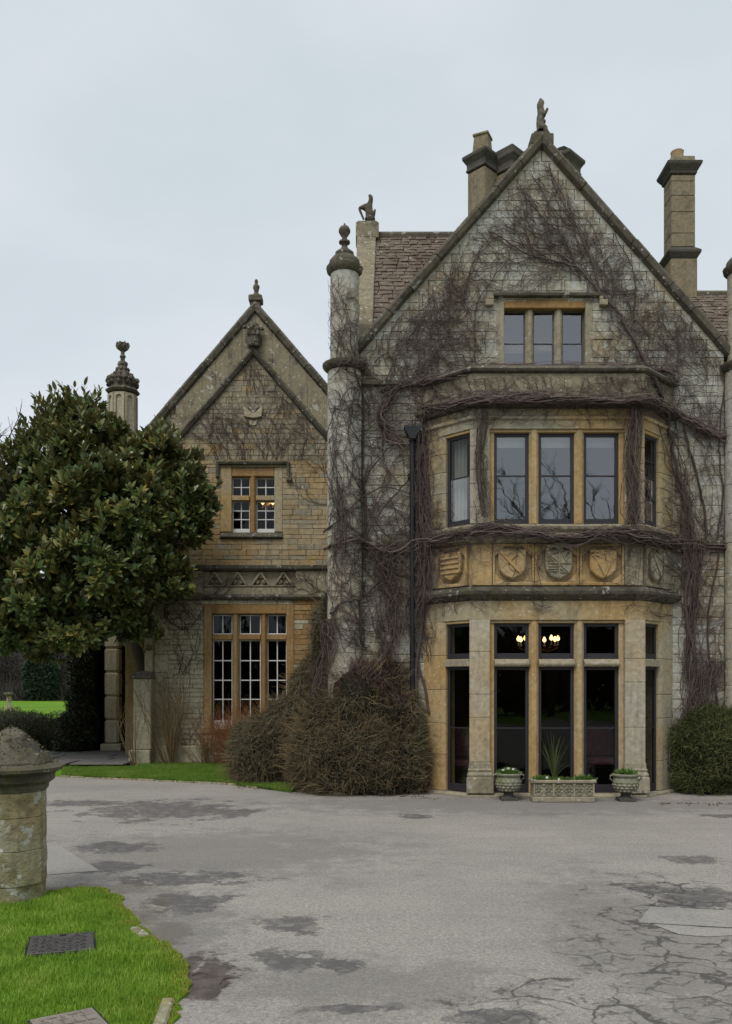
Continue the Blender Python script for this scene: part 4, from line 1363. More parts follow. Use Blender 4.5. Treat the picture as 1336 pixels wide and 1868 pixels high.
# lower range roof on the right
rr_y, rr_z = 16.6, EYE + (HOR - 541) * 16.6 / FPX
rroof = MB().add([(GR - .9, MW + .1, 7.0), (GR + 4, MW + .1, 7.0), (GR + 4, rr_y, rr_z), (GR - .9, rr_y, rr_z)], [(0, 1, 2, 3)]).add([(GR - .9, rr_y, rr_z), (GR + 4, rr_y, rr_z), (GR + 4, 19, 7.0), (GR - .9, 19, 7.0)], [(0, 1, 2, 3)]).build('range_roof', 'tile', house)
slates(GR - .75, GR + 1.2, MW + .1, 7.0, rr_y, rr_z, lambda px, py: 1276 < px < 1340, parent=rroof)
MB().tube([(GR - .8, rr_y, rr_z + .03), (GR + 3, rr_y, rr_z + .03)], .08, 8).build('ridge', 'coping', rroof)

# coping on the end gable with its seated beast
random.seed(16)
for i in range(7):
    a, b = i / 7, (i + 1) / 7
    f = lambda t_, o: (ea_y + (ridge_y - ea_y) * t_, ea_z + (ridge_z - ea_z) * t_ + o)
    (ya, za), (yb, zb) = f(a, 0), f(b, 0)
    xl, xr = -.20 + .03 * a, .10 + .1 * a
    mb = MB()
    mb.loft([[(xl, ya + .003, za - .05), (xr, ya + .003, za - .05), (xr, ya + .003, za + .16), (xl, ya + .003, za + .18)], [(xl, yb, zb - .05), (xr + .014, yb, zb - .05), (xr + .014, yb, zb + .16), (xl, yb, zb + .18)]])
    mb.build('coping_stone', 'gable_band', house, bevel=.012)
pz = ridge_z + .1
MB().box(-.20, .25, ridge_y - .22, ridge_y + .22, pz - .2, pz + .12).box(-.17, .22, ridge_y - .18, ridge_y + .18, pz + .12, pz + .16).build('finial_pedestal', 'gable_band', house, bevel=.02)
b0 = Vector((.02, ridge_y - .05, pz + .17))
# seated long-necked beast, head up to the right, forelegs to the left
blob_mesh(([V_(.06, 0, .05), V_(.06, 0, .16), V_(.03, 0, .30), V_(.07, 0, .42), V_(.08, 0, .52), V_(.03, 0, .56), V_(-.08, 0, .31), V_(-.16, 0, .30), V_(-.11, 0, .18), V_(-.06, 0, .06), V_(.15, .0, .20), V_(.16, 0, .28), V_(-.02, -.06, .04), V_(.13, -.06, .03)],
           [(0, 1), (1, 2), (2, 3), (3, 4), (4, 5), (2, 6), (6, 7), (7, 8), (8, 9), (1, 10), (10, 11), (0, 12), (0, 13)],
           [.10, .095, .07, .05, .045, .028, .05, .032, .024, .022, .022, .02, .04, .045]), 'finial_beast', 'coping', house)


# ------------------------------------------------------------------ chimneys
def shaft_ring(cx_, cy, r, z, rot):
    return [(cx_ + r * math.cos(rot + i * math.pi / 2), cy + r * math.sin(rot + i * math.pi / 2), z) for i in range(4)]


CHD = 18.0
zC = lambda py: EYE + (HOR - py) * CHD / FPX
xC = lambda px: (px - 668) * CHD / FPX
for i, cpx in enumerate((881, 931, 981, 1031)):
    cx_ = xC(cpx); cy = CHD + (.02 if i % 2 else 0); top = 283 if i == 0 else 287
    zb, ztp = 9.2, zC(top + 34)
    sh = MB(); sh.loft([shaft_ring(cx_, cy, .315, z, 0) for z in (zb, ztp)])
    s = sh.build('chimney', 'chimney', house, bevel=.02)
    MB().loft([shaft_ring(cx_, cy, r, z, 0) for r, z in ((.30, ztp + .005), (.35, ztp + .02), (.35, ztp + .06), (.33, ztp + .07), (.335, ztp + .16), (.40, ztp + .24), (.43, ztp + .27), (.43, ztp + .33), (.36, ztp + .37), (.2, ztp + .375))]).build('cap', 'soot', s, bevel=.01)
    zz = ztp + .375
    if i == 0:
        MB().loft([shaft_ring(cx_ + .0, cy, r, z, .35) for r, z in ((.24, zz), (.20, zz + .34), (.235, zz + .35), (.235, zz + .39), (.12, zz + .44))]).build('pot', 'chimney', s, bevel=.008)
    elif i == 3:
        MB().lathe((cx_ - .05, cy, zz), [(.16, 0), (.17, .05), (.12, .1), (.16, .16), (.05, .2)], 8, jit=.1).build('pot', 'soot', s)
        MB().lathe((cx_ + .13, cy, zz), [(.10, 0), (.11, .05), (.04, .13)], 8, jit=.1).build('pot', 'soot', s)
    else:
        MB().loft([shaft_ring(cx_, cy, r, z, 0) for r, z in ((.34, zz), (.34, zz + .10), (.26, zz + .15), (.2, zz + .15))]).build('pot', 'soot', s, bevel=.01)
RC = 16.5
zR = lambda py: EYE + (HOR - py) * RC / FPX
xR = lambda px: (px - 668) * RC / FPX
cxr, hw = xR(1247.5), .222
cyr = RC + .225
sq = lambda e, z: [(cxr - hw - e, cyr - hw - e, z), (cxr + hw + e, cyr - hw - e, z), (cxr + hw + e, cyr + hw + e, z), (cxr - hw - e, cyr + hw + e, z)]
s = MB().loft([sq(.03, 6.6), sq(.03, zR(472)), ]).build('chimney', 'chimney', house, bevel=.012)
MB().loft([sq(.03, zR(472) + .003), sq(.09, zR(462)), sq(.09, zR(458)), sq(.0, zR(450)), sq(-.05, zR(450))]).build('weathering', 'soot', s, bevel=.006)
for a, b in zip((449.5, 425, 386, 356, 330), (425, 386, 356, 330, 318)):
    MB().loft([sq(0, zR(a) + .003), sq(0, zR(b))]).build('shaft_stone', 'chimney', s, bevel=.01)
MB().loft([sq(0, zR(318) + .003), sq(.03, zR(316)), sq(.03, zR(313)), sq(.10, zR(302)), sq(.11, zR(297)), sq(.0, zR(294)), sq(-.05, zR(294))]).build('cap', 'soot', s, bevel=.008)
MB().loft([sq(0, zR(294) + .003), sq(0, zR(283)), sq(-.1, zR(282))]).build('crown_block', 'gable_band', s, bevel=.012)
MB().lathe((cxr - .04, cyr, zR(283)), [(.125, 0), (.115, .15), (.12, .17), (.125, .19), (.11, .205), (.09, .2), (.08, .05)], 20).build('pot', 'terracotta', s, smooth=True, angle=.7)

# ================================================================== THE WING
WG, WU = 19.5, 20.3
sG, sU = WG / FPX, WU / FPX
xG = lambda px: (px - 668) * sG
zG = lambda py: EYE + (HOR - py) * sG
xU = lambda px: (px - 668) * sU
zU = lambda py: EYE + (HOR - py) * sU
wing = thing('house_wing', 'warm stone gabled wing with white-barred windows and a projecting ground floor', 'house wing', (0, 0, 0))
FG = Face((0, WG), (1, 0), (0, -1))
FU = Face((0, WU), (1, 0), (0, -1))
random.seed(41)
WXR = GE - .03
# ground floor front
gx0 = xG(283)
gtop = zG(1094)
GH = [(xG(372), xG(537), zG(1330), zG(1103))]
GP = [(gx0, 0), (WXR, 0), (WXR, gtop), (gx0, gtop)]
w1 = backing('wall', GP, GH, WG + .012, WG + .3, 'mortar', wing)
stones(w1, GP, GH, WG - .02, 'wall_pale', step=0.11, wid=(0.15, 0.44), t=0.02, limit=300, seen=lambda px, py: px < 600, gap=.008,
       matfn=lambda x, z: 'brown_stone' if x > xG(537) and random.random() < .8 else 'wall_pale')
MB().box(gx0, gx0 + .3, WG + .302, 24.2, 0, gtop).build('side_wall', 'wall_pale', wing)
# quoins on the corner and the stepped buttress
for i in range(9):
    a = .0 + i * gtop / 9; b = a + gtop / 9
    MB().box(gx0 - .012, gx0 + (.30 if i % 2 else .2), WG - .045, WG + .25, a + .004, b).build('quoin', 'wall_pale', wing, bevel=.012)
bx0, bx1 = xG(262), gx0 - .016
for a, b, xl, yf in ((0, .35, xG(246), WG - .52), (.353, zG(1238), xG(252), WG - .42), (zG(1228), zG(1165), xG(268), WG - .22)):
    MB().box(xl, xG(284) if yf < WG - .3 else bx1, yf, WG + .3, a, b).build('buttress_stone', 'wall_pale', wing, bevel=.02)
mb = MB(); mb.loft([[(xG(246), WG - .48, zG(1238) + .003), (xG(286), WG - .48, zG(1238) + .003), (xG(286), WG + .2, zG(1238) + .003), (xG(246), WG + .2, zG(1238) + .003)],
                    [(xG(247), WG - .46, zG(1233)), (xG(285), WG - .46, zG(1233)), (xG(285), WG + .2, zG(1233)), (xG(247), WG + .2, zG(1233))],
                    [(xG(258), WG - .3, zG(1225)), (xG(279), WG - .3, zG(1225)), (xG(279), WG + .2, zG(1225)), (xG(258), WG + .2, zG(1225))]])
mb.build('buttress_cap', 'coping', wing, bevel=.012)
MB().box(gx0 - .02, xG(372), WG - .10, WG - .022, 0, .42).box(xG(372), WXR, WG - .10, WG - .022, 0, .38).build('plinth', 'wall_pale', wing, bevel=.02)

# ground floor window
zs_, zt_ = zG(1330), zG(1103)
MB().obox(FG, xG(372), xG(387), -.24, .03, zs_, zt_).build('window_jamb', 'brown_stone', wing, bevel=.014)
MB().obox(FG, xG(523), xG(537), -.24, .03, zs_, zt_).build('window_jamb', 'brown_stone', wing, bevel=.014)
MB().obox(FG, xG(387) + .001, xG(523) - .001, -.24, .03, zG(1120), zt_).build('window_head', 'brown_stone', wing, bevel=.014)
MB().obox(FG, xG(370), xG(539), -.24, .06, zs_ - .10, zs_ - .002).build('window_sill', 'brown_stone', wing, bevel=.014)
mullion(wing, FG, xG(423), xG(436), zs_, zG(1120), -.24, .0, 'brown_stone', .06)
mullion(wing, FG, xG(475), xG(487), zs_, zG(1120), -.24, .0, 'brown_stone', .06)
for a, b in ((387, 423), (436, 475), (487, 523)):
    MB().obox(FG, xG(a) + .001, xG(b) - .001, -.22, -.02, zG(1167), zG(1157)).build('transom', 'brown_stone', wing, bevel=.01)
    window(wing, FG, xG(a), xG(b), zG(1157) + .003, zG(1121), -.12, .022, 2, (), frame='white', glass='glass_low', barw=.022)
    window(wing, FG, xG(a), xG(b), zs_, zG(1167) - .003, -.12, .022, 2, (zG(1276), zG(1241), zG(1205)), frame='white', glass='glass_low', barw=.022, bottom=.19)
room(wing, xG(360), xG(550), WG + .31, 22.5, .6, 3.6, 'interior')

# parapet of the projecting ground floor
MB().path([(gx0 - .08, zG(1090)), (WXR, zG(1090))], [(-.07, WG - .02), (-.05, WG - .09), (.0, WG - .13), (.05, WG - .12), (.06, WG + .3), (-.06, WG + .3)]).build('cornice', 'coping', wing, bevel=.008)
pa = MB().box(gx0 - .02, xG(370), WG - .02, WG + .28, zG(1085) + .004, zG(1042)).box(xG(540), WXR, WG - .02, WG + .28, zG(1085) + .004, zG(1042))
pa.box(xG(370), xG(540), WG - .02, WG + .28, zG(1085) + .004, zG(1072)).box(xG(370), xG(540), WG + .09, WG + .28, zG(1072), zG(1042)).build('parapet', 'frieze', wing)
MB().path([(gx0 - .05, zG(1036)), (WXR, zG(1036))], [(-.065, WG - .022), (-.03, WG - .10), (.05, WG - .12), (.075, WG + .1), (.06, WG + .34), (-.06, WG + .34)]).build('parapet_coping', 'coping', wing, bevel=.008)
for a, b in ((375, 409), (417, 451), (458, 493), (500, 535)):
    c_ = (xG(a) + xG(b)) / 2; z0_, z1_ = zG(1069), zG(1044)
    fr = MB()
    def bar2(u0, z0, u1, z1, w_, v0=-.02, v1=.06):
        A = Vector((u0, z0)); B = Vector((u1, z1)); n = (B - A).normalized(); n = Vector((-n.y, n.x)) * w_ / 2
        fr.fprism(FG, [tuple(A - n), tuple(B - n), tuple(B + n), tuple(A + n)], -.088, v1 - .035)
    bar2(xG(a), z0_, c_, z1_, .05); bar2(c_, z1_, xG(b), z0_, .05); bar2(xG(a) - .04, z0_, xG(b) + .04, z0_, .035)
    tri = fr.build('triangle_tracery', 'frieze', wing, bevel=.008)
    tf = MB()
    for (du, dz) in ((0, .10), (-.075, -.02), (.075, -.02)):
        tf.fprism(FG, [(c_ + du + .052 * math.cos(k * math.pi / 4), (z0_ + z1_) / 2 - .03 + dz + .052 * math.sin(k * math.pi / 4)) for k in range(8)], -.088, -.02)
    tf.build('trefoil', 'frieze', tri, bevel=.006)
MB().box(gx0, WXR, WG + .28, WU + .05, zG(1060), zG(1058)).build('flat_roof', 'lead', wing)

# gable wall above
AX, AZ = xU(467), zU(563)
SLW = 1.16
ULX = xU(222); UEZ = AZ - (AX - ULX) * SLW
UP = [(ULX, gtop - .2), (WXR, gtop - .2), (WXR, AZ - (WXR - AX) * SLW), (AX, AZ), (ULX, UEZ)]
UH = [(xU(402), xU(516), zU(983), zU(853))]
w2 = backing('gable_wall', UP, UH, WU + .012, WU + .3, 'mortar', wing)
stones(w2, UP, UH, WU - .02, 'wall_warm', step=0.12, wid=(0.17, 0.46), t=0.02, limit=300, gap=.006,
       seen=lambda px, py: px < 598 and not (px < 385 and py > 800) and py < 1030,
       matfn=lambda x, z: 'wall_buff' if (z > zU(840) and random.random() < .93) or random.random() < .3 else 'wall_warm')
MB().box(ULX, ULX + .3, WU + .302, 27, 0, UEZ).build('side_wall', 'wall_warm', wing)
rf = MB().add([(ULX - .1, WU + .1, UEZ), (AX, WU + .1, AZ - .02), (AX, 27, AZ - .02), (ULX - .1, 27, UEZ)], [(0, 1, 2, 3)]).add([(WXR, WU + .1, AZ - (WXR - AX) * SLW), (AX, WU + .1, AZ - .02), (AX, 27, AZ - .02), (WXR, 27, AZ - (WXR - AX) * SLW)], [(3, 2, 1, 0)]).build('roof', 'tile', wing)
rake(wing, AX, AZ, ULX - .1, WXR - .02, SLW, [(-.09, WU - .03), (-.06, WU - .14), (.04, WU - .18), (.10, WU - .12), (.12, WU + .3), (-.02, WU + .3)], 'coping', 8, bevel=.01)
# plain band and inner raking mould
BX, BZ = xU(463), zU(640)
for sgn, ex in ((-1, xU(322)), (1, WXR - .01)):
    for k in range(6):
        t0, t1 = k / 6, (k + 1) / 6
        xa, xb = AX + (ex - AX) * t0, AX + (ex - AX) * t1
        oz = lambda x: AZ - abs(x - AX) * SLW - .13
        iz = lambda x: BZ - abs(x - BX) * SLW + .02
        pl = [(xa, iz(xa)), (xb, iz(xb)), (xb, oz(xb)), (xa, oz(xa))]
        pl = pl if sgn > 0 else pl[::-1]
        g = .003 * sgn
        MB().prism_y([(x, z) for x, z in pl], WU - .075 - random.uniform(0, .006), WU - .021).build('band_stone', 'gable_band', wing, bevel=.008)
rake(wing, BX, BZ, xU(322), WXR - .02, SLW, [(-.09, WU - .021), (-.07, WU - .10), (.0, WU - .15), (.05, WU - .12), (.06, WU - .021)], 'coping', 5, name='moulding_stone', bevel=.008)
# carved boss
bb = Vector((xU(464), WU - .16, zU(618)))
rb_ = []
for k in range(26):
    rb_.append((random.gauss(0, .085), random.uniform(-.06, .02), random.uniform(-.22, .25)))
boss = MB()
boss.lathe((bb.x, bb.y + .08, bb.z), [(.04, -.26), (.15, -.22), (.19, -.08), (.17, .08), (.11, .2), (.12, .28), (.05, .33)], 12, jit=.12)
boss_o = boss.build('carved_boss', 'coping', wing, smooth=True, angle=.7)
for x, y, z in rb_:
    MB().lathe((bb.x + x, bb.y + y - .03, bb.z + z), [(.02, -.05), (.05, -.02), (.05, .02), (.02, .05)], 6, jit=.3).build('leaf_carving', 'coping', boss_o)
# carved shield with raised edges
sh = MB(); cu, cz = xU(462.5), zU(752)
sh.fprism(FU, [(cu - .23, cz + .13), (cu - .20, cz - .12), (cu - .10, cz - .15), (cu, cz - .16), (cu + .10, cz - .15), (cu + .2, cz - .12), (cu + .23, cz + .13), (cu, cz - .06)], -.02, .09)
shw = sh.build('carved_shield', 'wall_pale', wing, bevel=.015)
MB().fprism(FU, [(cu - .13, cz + .12), (cu, cz - .05), (cu + .13, cz + .12)], .0, .05).build('shield_centre', 'wall_grey', shw, bevel=.01)
MB().fprism(FU, [(cu - .11, cz - .17), (cu, cz - .22), (cu + .11, cz - .17), (cu + .08, cz - .30), (cu, cz - .33), (cu - .08, cz - .30)], .0, .05).build('scroll', 'wall_pale', shw, bevel=.012)
# apex finial
zf = AZ + .12
MB().box(AX - .11, AX + .11, WU - .12, WU + .12, AZ - .03, zU(554)).build('finial_neck', 'coping', wing, bevel=.01)
MB().loft([[(AX + a * e, WU + b * e, z) for a, b in ((-1, -1), (1, -1), (1, 1), (-1, 1))] for e, z in ((.11, zU(554) + .003), (.155, zU(552)), (.155, zU(542)), (.09, zU(540)))]).build('finial_block', 'coping', wing, bevel=.012)
MB().lathe((AX + .01, WU, 0), [(.09, zU(540)), (.08, zU(537)), (.045, zU(534)), (.055, zU(530)), (.075, zU(525)), (.07, zU(521)), (.035, zU(518)), (.04, zU(514)), (.035, zU(511)), (.01, zU(509))], 8, jit=.05).build('finial', 'coping', wing, smooth=True, angle=.8)
# upper window
z0_, z1_ = zU(971), zU(853)
MB().obox(FU, xU(402), xU(423), -.22, .02, z0_, z1_).build('window_jamb', 'ashlar', wing, bevel=.016)
MB().obox(FU, xU(501), xU(516), -.22, .02, z0_, z1_).build('window_jamb', 'ashlar', wing, bevel=.016)
MB().obox(FU, xU(423) + .001, xU(501) - .001, -.22, .0, zU(869), z1_).build('window_head', 'brown_stone', wing, bevel=.016)
mb = MB(); mb.loft([[FU.p(u, v, z) for v, z in ((-.22, zU(983)), (.06, zU(983)), (.10, zU(980)), (.0, zU(971) - .002), (-.22, zU(971) - .002))] for u in (xU(402), xU(516))]); mb.build('window_sill', 'coping', wing, bevel=.012)
mullion(wing, FU, xU(455), xU(467), z0_, zU(869), -.22, .0, 'brown_stone', .06)
for a, b in ((423, 455), (467, 501)):
    MB().obox(FU, xU(a) + .001, xU(b) - .001, -.2, .01, zU(913), zU(904)).build('transom', 'ashlar', wing, bevel=.012)
    window(wing, FU, xU(a), xU(b), zU(904) + .003, zU(870), -.12, .016, 2, (zU(887),), frame='white', barw=.02, glass='glass_low')
    window(wing, FU, xU(a), xU(b), z0_, zU(913) - .003, -.12, .02, 2, (zU(946), zU(930)), frame='white', barw=.02, glass='glass_low', bottom=.10)
MB().path([(xU(399), zU(872)), (xU(399), zU(847)), (xU(525), zU(847)), (xU(525), zU(873))], [(-.02, WU - .021), (-.015, WU - .10), (.045, WU - .12), (.06, WU - .021)]).build('hood_mould', 'coping', wing, bevel=.008)
MB().box(xU(523), xU(533), WU - .12, WU - .021, zU(879), zU(872) - .002).build('label_stop', 'coping', wing, bevel=.012)
room(wing, xU(395), xU(530), WU + .31, 23.3, zU(1000), zU(850), 'interior_brown')

# pinnacle on the outer corner
pc = (xU(225), WU - .05, 0)
pin = MB().lathe(pc, [(.31, 4.0), (.31, zU(722)), (.2, zU(722))], 8, math.pi / 8).build('pinnacle', 'wall_pale', wing, bevel=.01)
for k in range(8):
    a = math.pi / 8 + math.pi / 8 + k * math.pi / 4
    if math.sin(a) > .3: continue
    F_ = Face((pc[0] + .287 * math.cos(a), pc[1] + .287 * math.sin(a)), (-math.sin(a), math.cos(a)), (math.cos(a), math.sin(a)))
    mb = MB()
    for u0, u1 in ((-.115, -.065), (.065, .115)):
        mb.obox(F_, u0, u1, .0, .035, 5.0, zU(724))
    arch = [(-.065, zU(724)), (-.065, zU(733))] + [(-.065 * math.cos(j * math.pi / 6), zU(733) + .065 * math.sin(j * math.pi / 6)) for j in range(1, 6)] + [(.065, zU(733)), (.065, zU(724))]
    mb.fprism(F_, arch, .0, .035)
    mb.build('arcade_panel', 'wall_pale', pin)
MB().lathe(pc, [(.25, zU(722) + .003), (.36, zU(720)), (.40, zU(716)), (.36, zU(713)), (.25, zU(712))], 8, math.pi / 8).build('cap', 'coping', pin, bevel=.01)
MB().lathe(pc, [(.30, zU(713)), (.30, zU(708)), (.34, zU(700)), (.35, zU(696)), (.25, zU(692)), (.21, zU(688)), (.13, zU(676)), (.10, zU(670))], 8, math.pi / 8, jit=.04).build('spire', 'coping', pin)
for (zz, rr, n, s_) in ((696, .31, 12, .075), (703, .32, 12, .055), (686, .19, 8, .055), (677, .13, 8, .05)):
    for k in range(n):
        a = k * 2 * math.pi / n + random.uniform(-.1, .1)
        MB().lathe((pc[0] + rr * math.cos(a), pc[1] + rr * math.sin(a), zU(zz)), [(s_ * .4, -s_), (s_, -s_ * .2), (s_ * .9, s_ * .5), (s_ * .2, s_)], 6, jit=.2).build('crocket', 'coping', pin)
MB().lathe(pc, [(.10, zU(671)), (.12, zU(667)), (.11, zU(663)), (.055, zU(660)), (.05, zU(655)), (.07, zU(653)), (.07, zU(651)), (.05, zU(649)), (.045, zU(643)), (.08, zU(641)), (.14, zU(637)), (.15, zU(634)), (.11, zU(632)), (.14, zU(629)), (.08, zU(628))], 8, jit=.06).build('finial', 'coping', pin)
for k in range(7):
    a = k * 2 * math.pi / 7
    MB().lathe((pc[0] + .12 * math.cos(a), pc[1] + .12 * math.sin(a), zU(632)), [(.02, -.06), (.045, -.03), (.035, .03), (.01, .07)], 6, jit=.2).build('crocket', 'coping', pin)

# ------------------------------------------------------------------ porch in the corner
PD = 22.0
xP = lambda px: (px - 668) * PD / FPX
porch = thing('porch', 'stone porch with a pale pillar and a dark open doorway', 'porch', (xP(165), PD, 0))
pl = lambda x: x - porch.location.x
zpt = 3.3
for i in range(5):
    MB().box(pl(xP(190)), pl(xP(216)), 0, .38, .30 + i * .6, .30 + (i + 1) * .6 - .004).build('pillar_stone', 'wall_pale', porch, bevel=.05)
MB().box(pl(xP(184)), pl(xP(222)), -.08, .5, .12, .297).build('pillar_base', 'wall_pale', porch, bevel=.02)
for i in range(6):
    MB().box(pl(xP(126)), pl(xP(146)), 0, .38, .12 + i * .53, .12 + (i + 1) * .53 - .004).build('pillar_stone', 'wall_pale', porch, bevel=.012)
MB().box(pl(xP(100)), pl(xP(240)), -.06, 2.2, zpt, zpt + .5).build('lintel', 'wall_pale', porch, bevel=.02)
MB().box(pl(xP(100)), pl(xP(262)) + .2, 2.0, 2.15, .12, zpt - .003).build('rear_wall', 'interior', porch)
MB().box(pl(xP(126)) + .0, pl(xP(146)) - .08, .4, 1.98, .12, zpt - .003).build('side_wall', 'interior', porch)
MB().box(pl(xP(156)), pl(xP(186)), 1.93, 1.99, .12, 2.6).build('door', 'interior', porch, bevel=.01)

# ================================================================== GATE PILLAR
pil = thing('gate_pillar', 'stout octagonal stone pillar with a mossy conical cap beside the drive', 'pillar', (PIL.x, PIL.y, 0))
sP = PIL.y / FPX
zP = lambda py: EYE + (HOR - py) * sP
random.seed(77)
ro = math.pi / 8 + .12
oct_ = lambda r, z, j=0.0: [((r + random.uniform(-j, j)) * math.cos(ro + k * math.pi / 12), (r + random.uniform(-j, j)) * math.sin(ro + k * math.pi / 12), z) for k in range(24)]
def octr(r, z, j=0.0):
    out = []
    for k in range(24):
        a = ro + k * math.pi / 12
        m_ = (k % 3) / 3 * math.pi / 4 - math.pi / 8
        rr = r * math.cos(math.pi / 8) / math.cos((k % 3) / 3 * math.pi / 4 - math.pi / 8)
        rr = .55 * rr + .45 * r * .965
        rr += random.uniform(-j, j)
        out.append((rr * math.cos(a), rr * math.sin(a), z))
    return out


for a, b in zip((1650, 1608, 1546, 1487), (1608, 1546, 1487, 1442)):
    z0, z1 = max(0, zP(a)), zP(b)
    rw = .272 if b > 1500 else .268
    if b > 1600: rw = .262
    n_ = 5
    MB().loft([octr(rw - .004, z0 + .001)] + [octr(rw, z0 + .006 + (z1 - z0 - .012) * k / n_, .0028) for k in range(n_ + 1)] + [octr(rw - .004, z1 - .001)]).build('shaft_stone', 'mossy', pil, smooth=True, angle=.25)
MB().loft([octr(.27, zP(1442)), octr(.285, zP(1437), .003), octr(.29, zP(1430), .003), octr(.335, zP(1423), .004), octr(.34, zP(1412), .004), octr(.36, zP(1409), .004), octr(.395, zP(1405), .006), octr(.40, zP(1399), .006), octr(.355, zP(1393), .006), octr(.3, zP(1392))]).build('cap_moulding', 'mossy_cap', pil, smooth=True, angle=.7)
rings = []
for k in range(11):
    t_ = k / 10
    rings.append(octr(.32 * (1 - t_) ** .80 + .028 * t_ + .0, zP(1394) + (zP(1327) - zP(1394)) * t_ ** .96, .012))
MB().loft(rings).build('cap', 'mossy_cap', pil, smooth=True)
tuft = [(random.uniform(0, 2 * math.pi), random.random()) for _ in range(500)]
bs = np.array([[(.34 * (1 - t_) ** .8 + .01) * math.cos(a), (.34 * (1 - t_) ** .8 + .01) * math.sin(a), zP(1394) + (zP(1327) - zP(1394)) * t_] for a, t_ in tuft])
dr = np.array([[math.cos(a) * .7, math.sin(a) * .7, .7] for a, t_ in tuft]); dr += RNG.normal(0, .4, dr.shape); dr /= np.linalg.norm(dr, axis=1)[:, None]
M['moss'] = leaf_mat('moss_tuft', [(0, (.05, .05, .02)), (1, (.16, .15, .07))], transl=0, rough=.9, spec=.1)
tag(link('moss', blades_mesh('moss', bs, dr, .022, .012, 'moss', .4, 1), pil), kind='stuff')

# ================================================================== CREEPERS
TCX, TCY = xM(629), 14.22


def surf(x, z):
    """depth of the main front at x, z"""
    x = np.asarray(x, float); z = np.asarray(z, float)
    y = np.full(x.shape, MW - .03)
    inb = (z < zB(667)) & (x > W0) & (x < W1)
    t_ = np.clip(np.minimum(x - W0, W1 - x), 0, .7)
    yb = MW - t_
    # ledges stand out
    led = np.zeros(x.shape)
    for a, b, o in ((744, 722, .11), (680, 667, .06), (990, 958, .06), (1094, 1072, .09)):
        led = np.where((z > zB(a)) & (z < zB(b)), o, led)
    y = np.where(inb, yb - .01 - led, y)
    R = np.where(z < zM(666), .277, .232)
    R = np.where((z > zM(684)) & (z < zM(664)), .36, R)
    dx = x - TCX
    tm = np.abs(dx) < R
    y = np.where(tm, np.minimum(y, TCY - np.sqrt(np.maximum(R * R - dx * dx, 0))), y)
    return y


def fac(px, py, off):
    """photo position -> point on the main front, `off` metres clear of it"""
    px = np.asarray(px, float); py = np.asarray(py, float)
    d = np.full(px.shape, 14.1)
    for _ in range(5):
        x = (px - 668) * d / FPX; z = EYE + (HOR - py) * d / FPX
        d = 0.5 * d + 0.5 * surf(x, z)
    x = (px - 668) * d / FPX; z = EYE + (HOR - py) * d / FPX
    return np.stack([x, surf(x, z) - off, np.maximum(z, .02)], -1)


FREE = [(896, 780, 1136, 957), (812, 782, 862, 957), (1174, 782, 1203, 957), (800, 1128, 1238, 1470), (912, 556, 1076, 668), (855, 1120, 1185, 1470)]
SEMI = [(792, 760, 900, 957), (800, 990, 1140, 1072), (1136, 760, 1236, 957)]


def free(px, py):
    for a, b, c_, d in FREE:
        if a < px < c_ and b < py < d: return True
    if px >= 657 and py < 282 + abs(px - 988) * 1.135: return True
    if px < 598 or px > 1345 or py > 1465: return True
    if px < 657 and py < 500: return True
    return False


def grow(px, py, ang, n, step, curl, up, out, r0, lvl, mapfn, freefn, off0, branch):
    """wandering shoot in wall space; children branch off it"""
    xs = [px]; ys = [py]; da = 0.0
    for i in range(n):
        da = da * .6 + random.gauss(0, curl)
        ang += da
        # drift back to the favoured direction
        dlt = (up - ang + math.pi) % (2 * math.pi) - math.pi
        ang += dlt * .03
        px += step * math.cos(ang); py -= step * math.sin(ang)
        if freefn(px, py): break
        xs.append(px); ys.append(py)
        if lvl < 3 and random.random() < branch[lvl]:
            s_ = random.choice((-1, 1))
            nn = {0: random.randint(14, 34), 1: random.randint(6, 18), 2: random.randint(3, 8)}[lvl]
            grow(px, py, ang + s_ * random.uniform(.35, 1.1), nn, step * (.95 if lvl == 0 else .85), curl * 1.15, up + random.gauss(0, .5), out, r0 * (.62 if lvl == 0 else .7), lvl + 1, mapfn, freefn, off0, branch)
    if len(xs) > 2:
        k = len(xs)
        off = off0 * (1.0 + .4 * lvl) + np.cumsum(RNG.normal(0, .004, k)); off = np.clip(off, .006, .09)
        p = mapfn(np.array(xs), np.array(ys), off)
        r = r0 * np.linspace(1, .45, k)
        out.append((p, np.maximum(r, .0022)))


def stem(pts, r0, r1, wob=3.0):
    """hand-traced main stem (photo positions) densified with wobble"""
    sp = smooth_poly(pts, 8)
    xs = np.array([p[0] for p in sp]); ys = np.array([p[1] for p in sp])
    k = len(xs)
    w1_ = np.cumsum(RNG.normal(0, wob * .4, k)); w1_ -= np.linspace(w1_[0], w1_[-1], k)
    xs = xs + w1_; ys = ys + RNG.normal(0, wob * .35, k)
    return xs, ys, np.linspace(r0, r1, k)


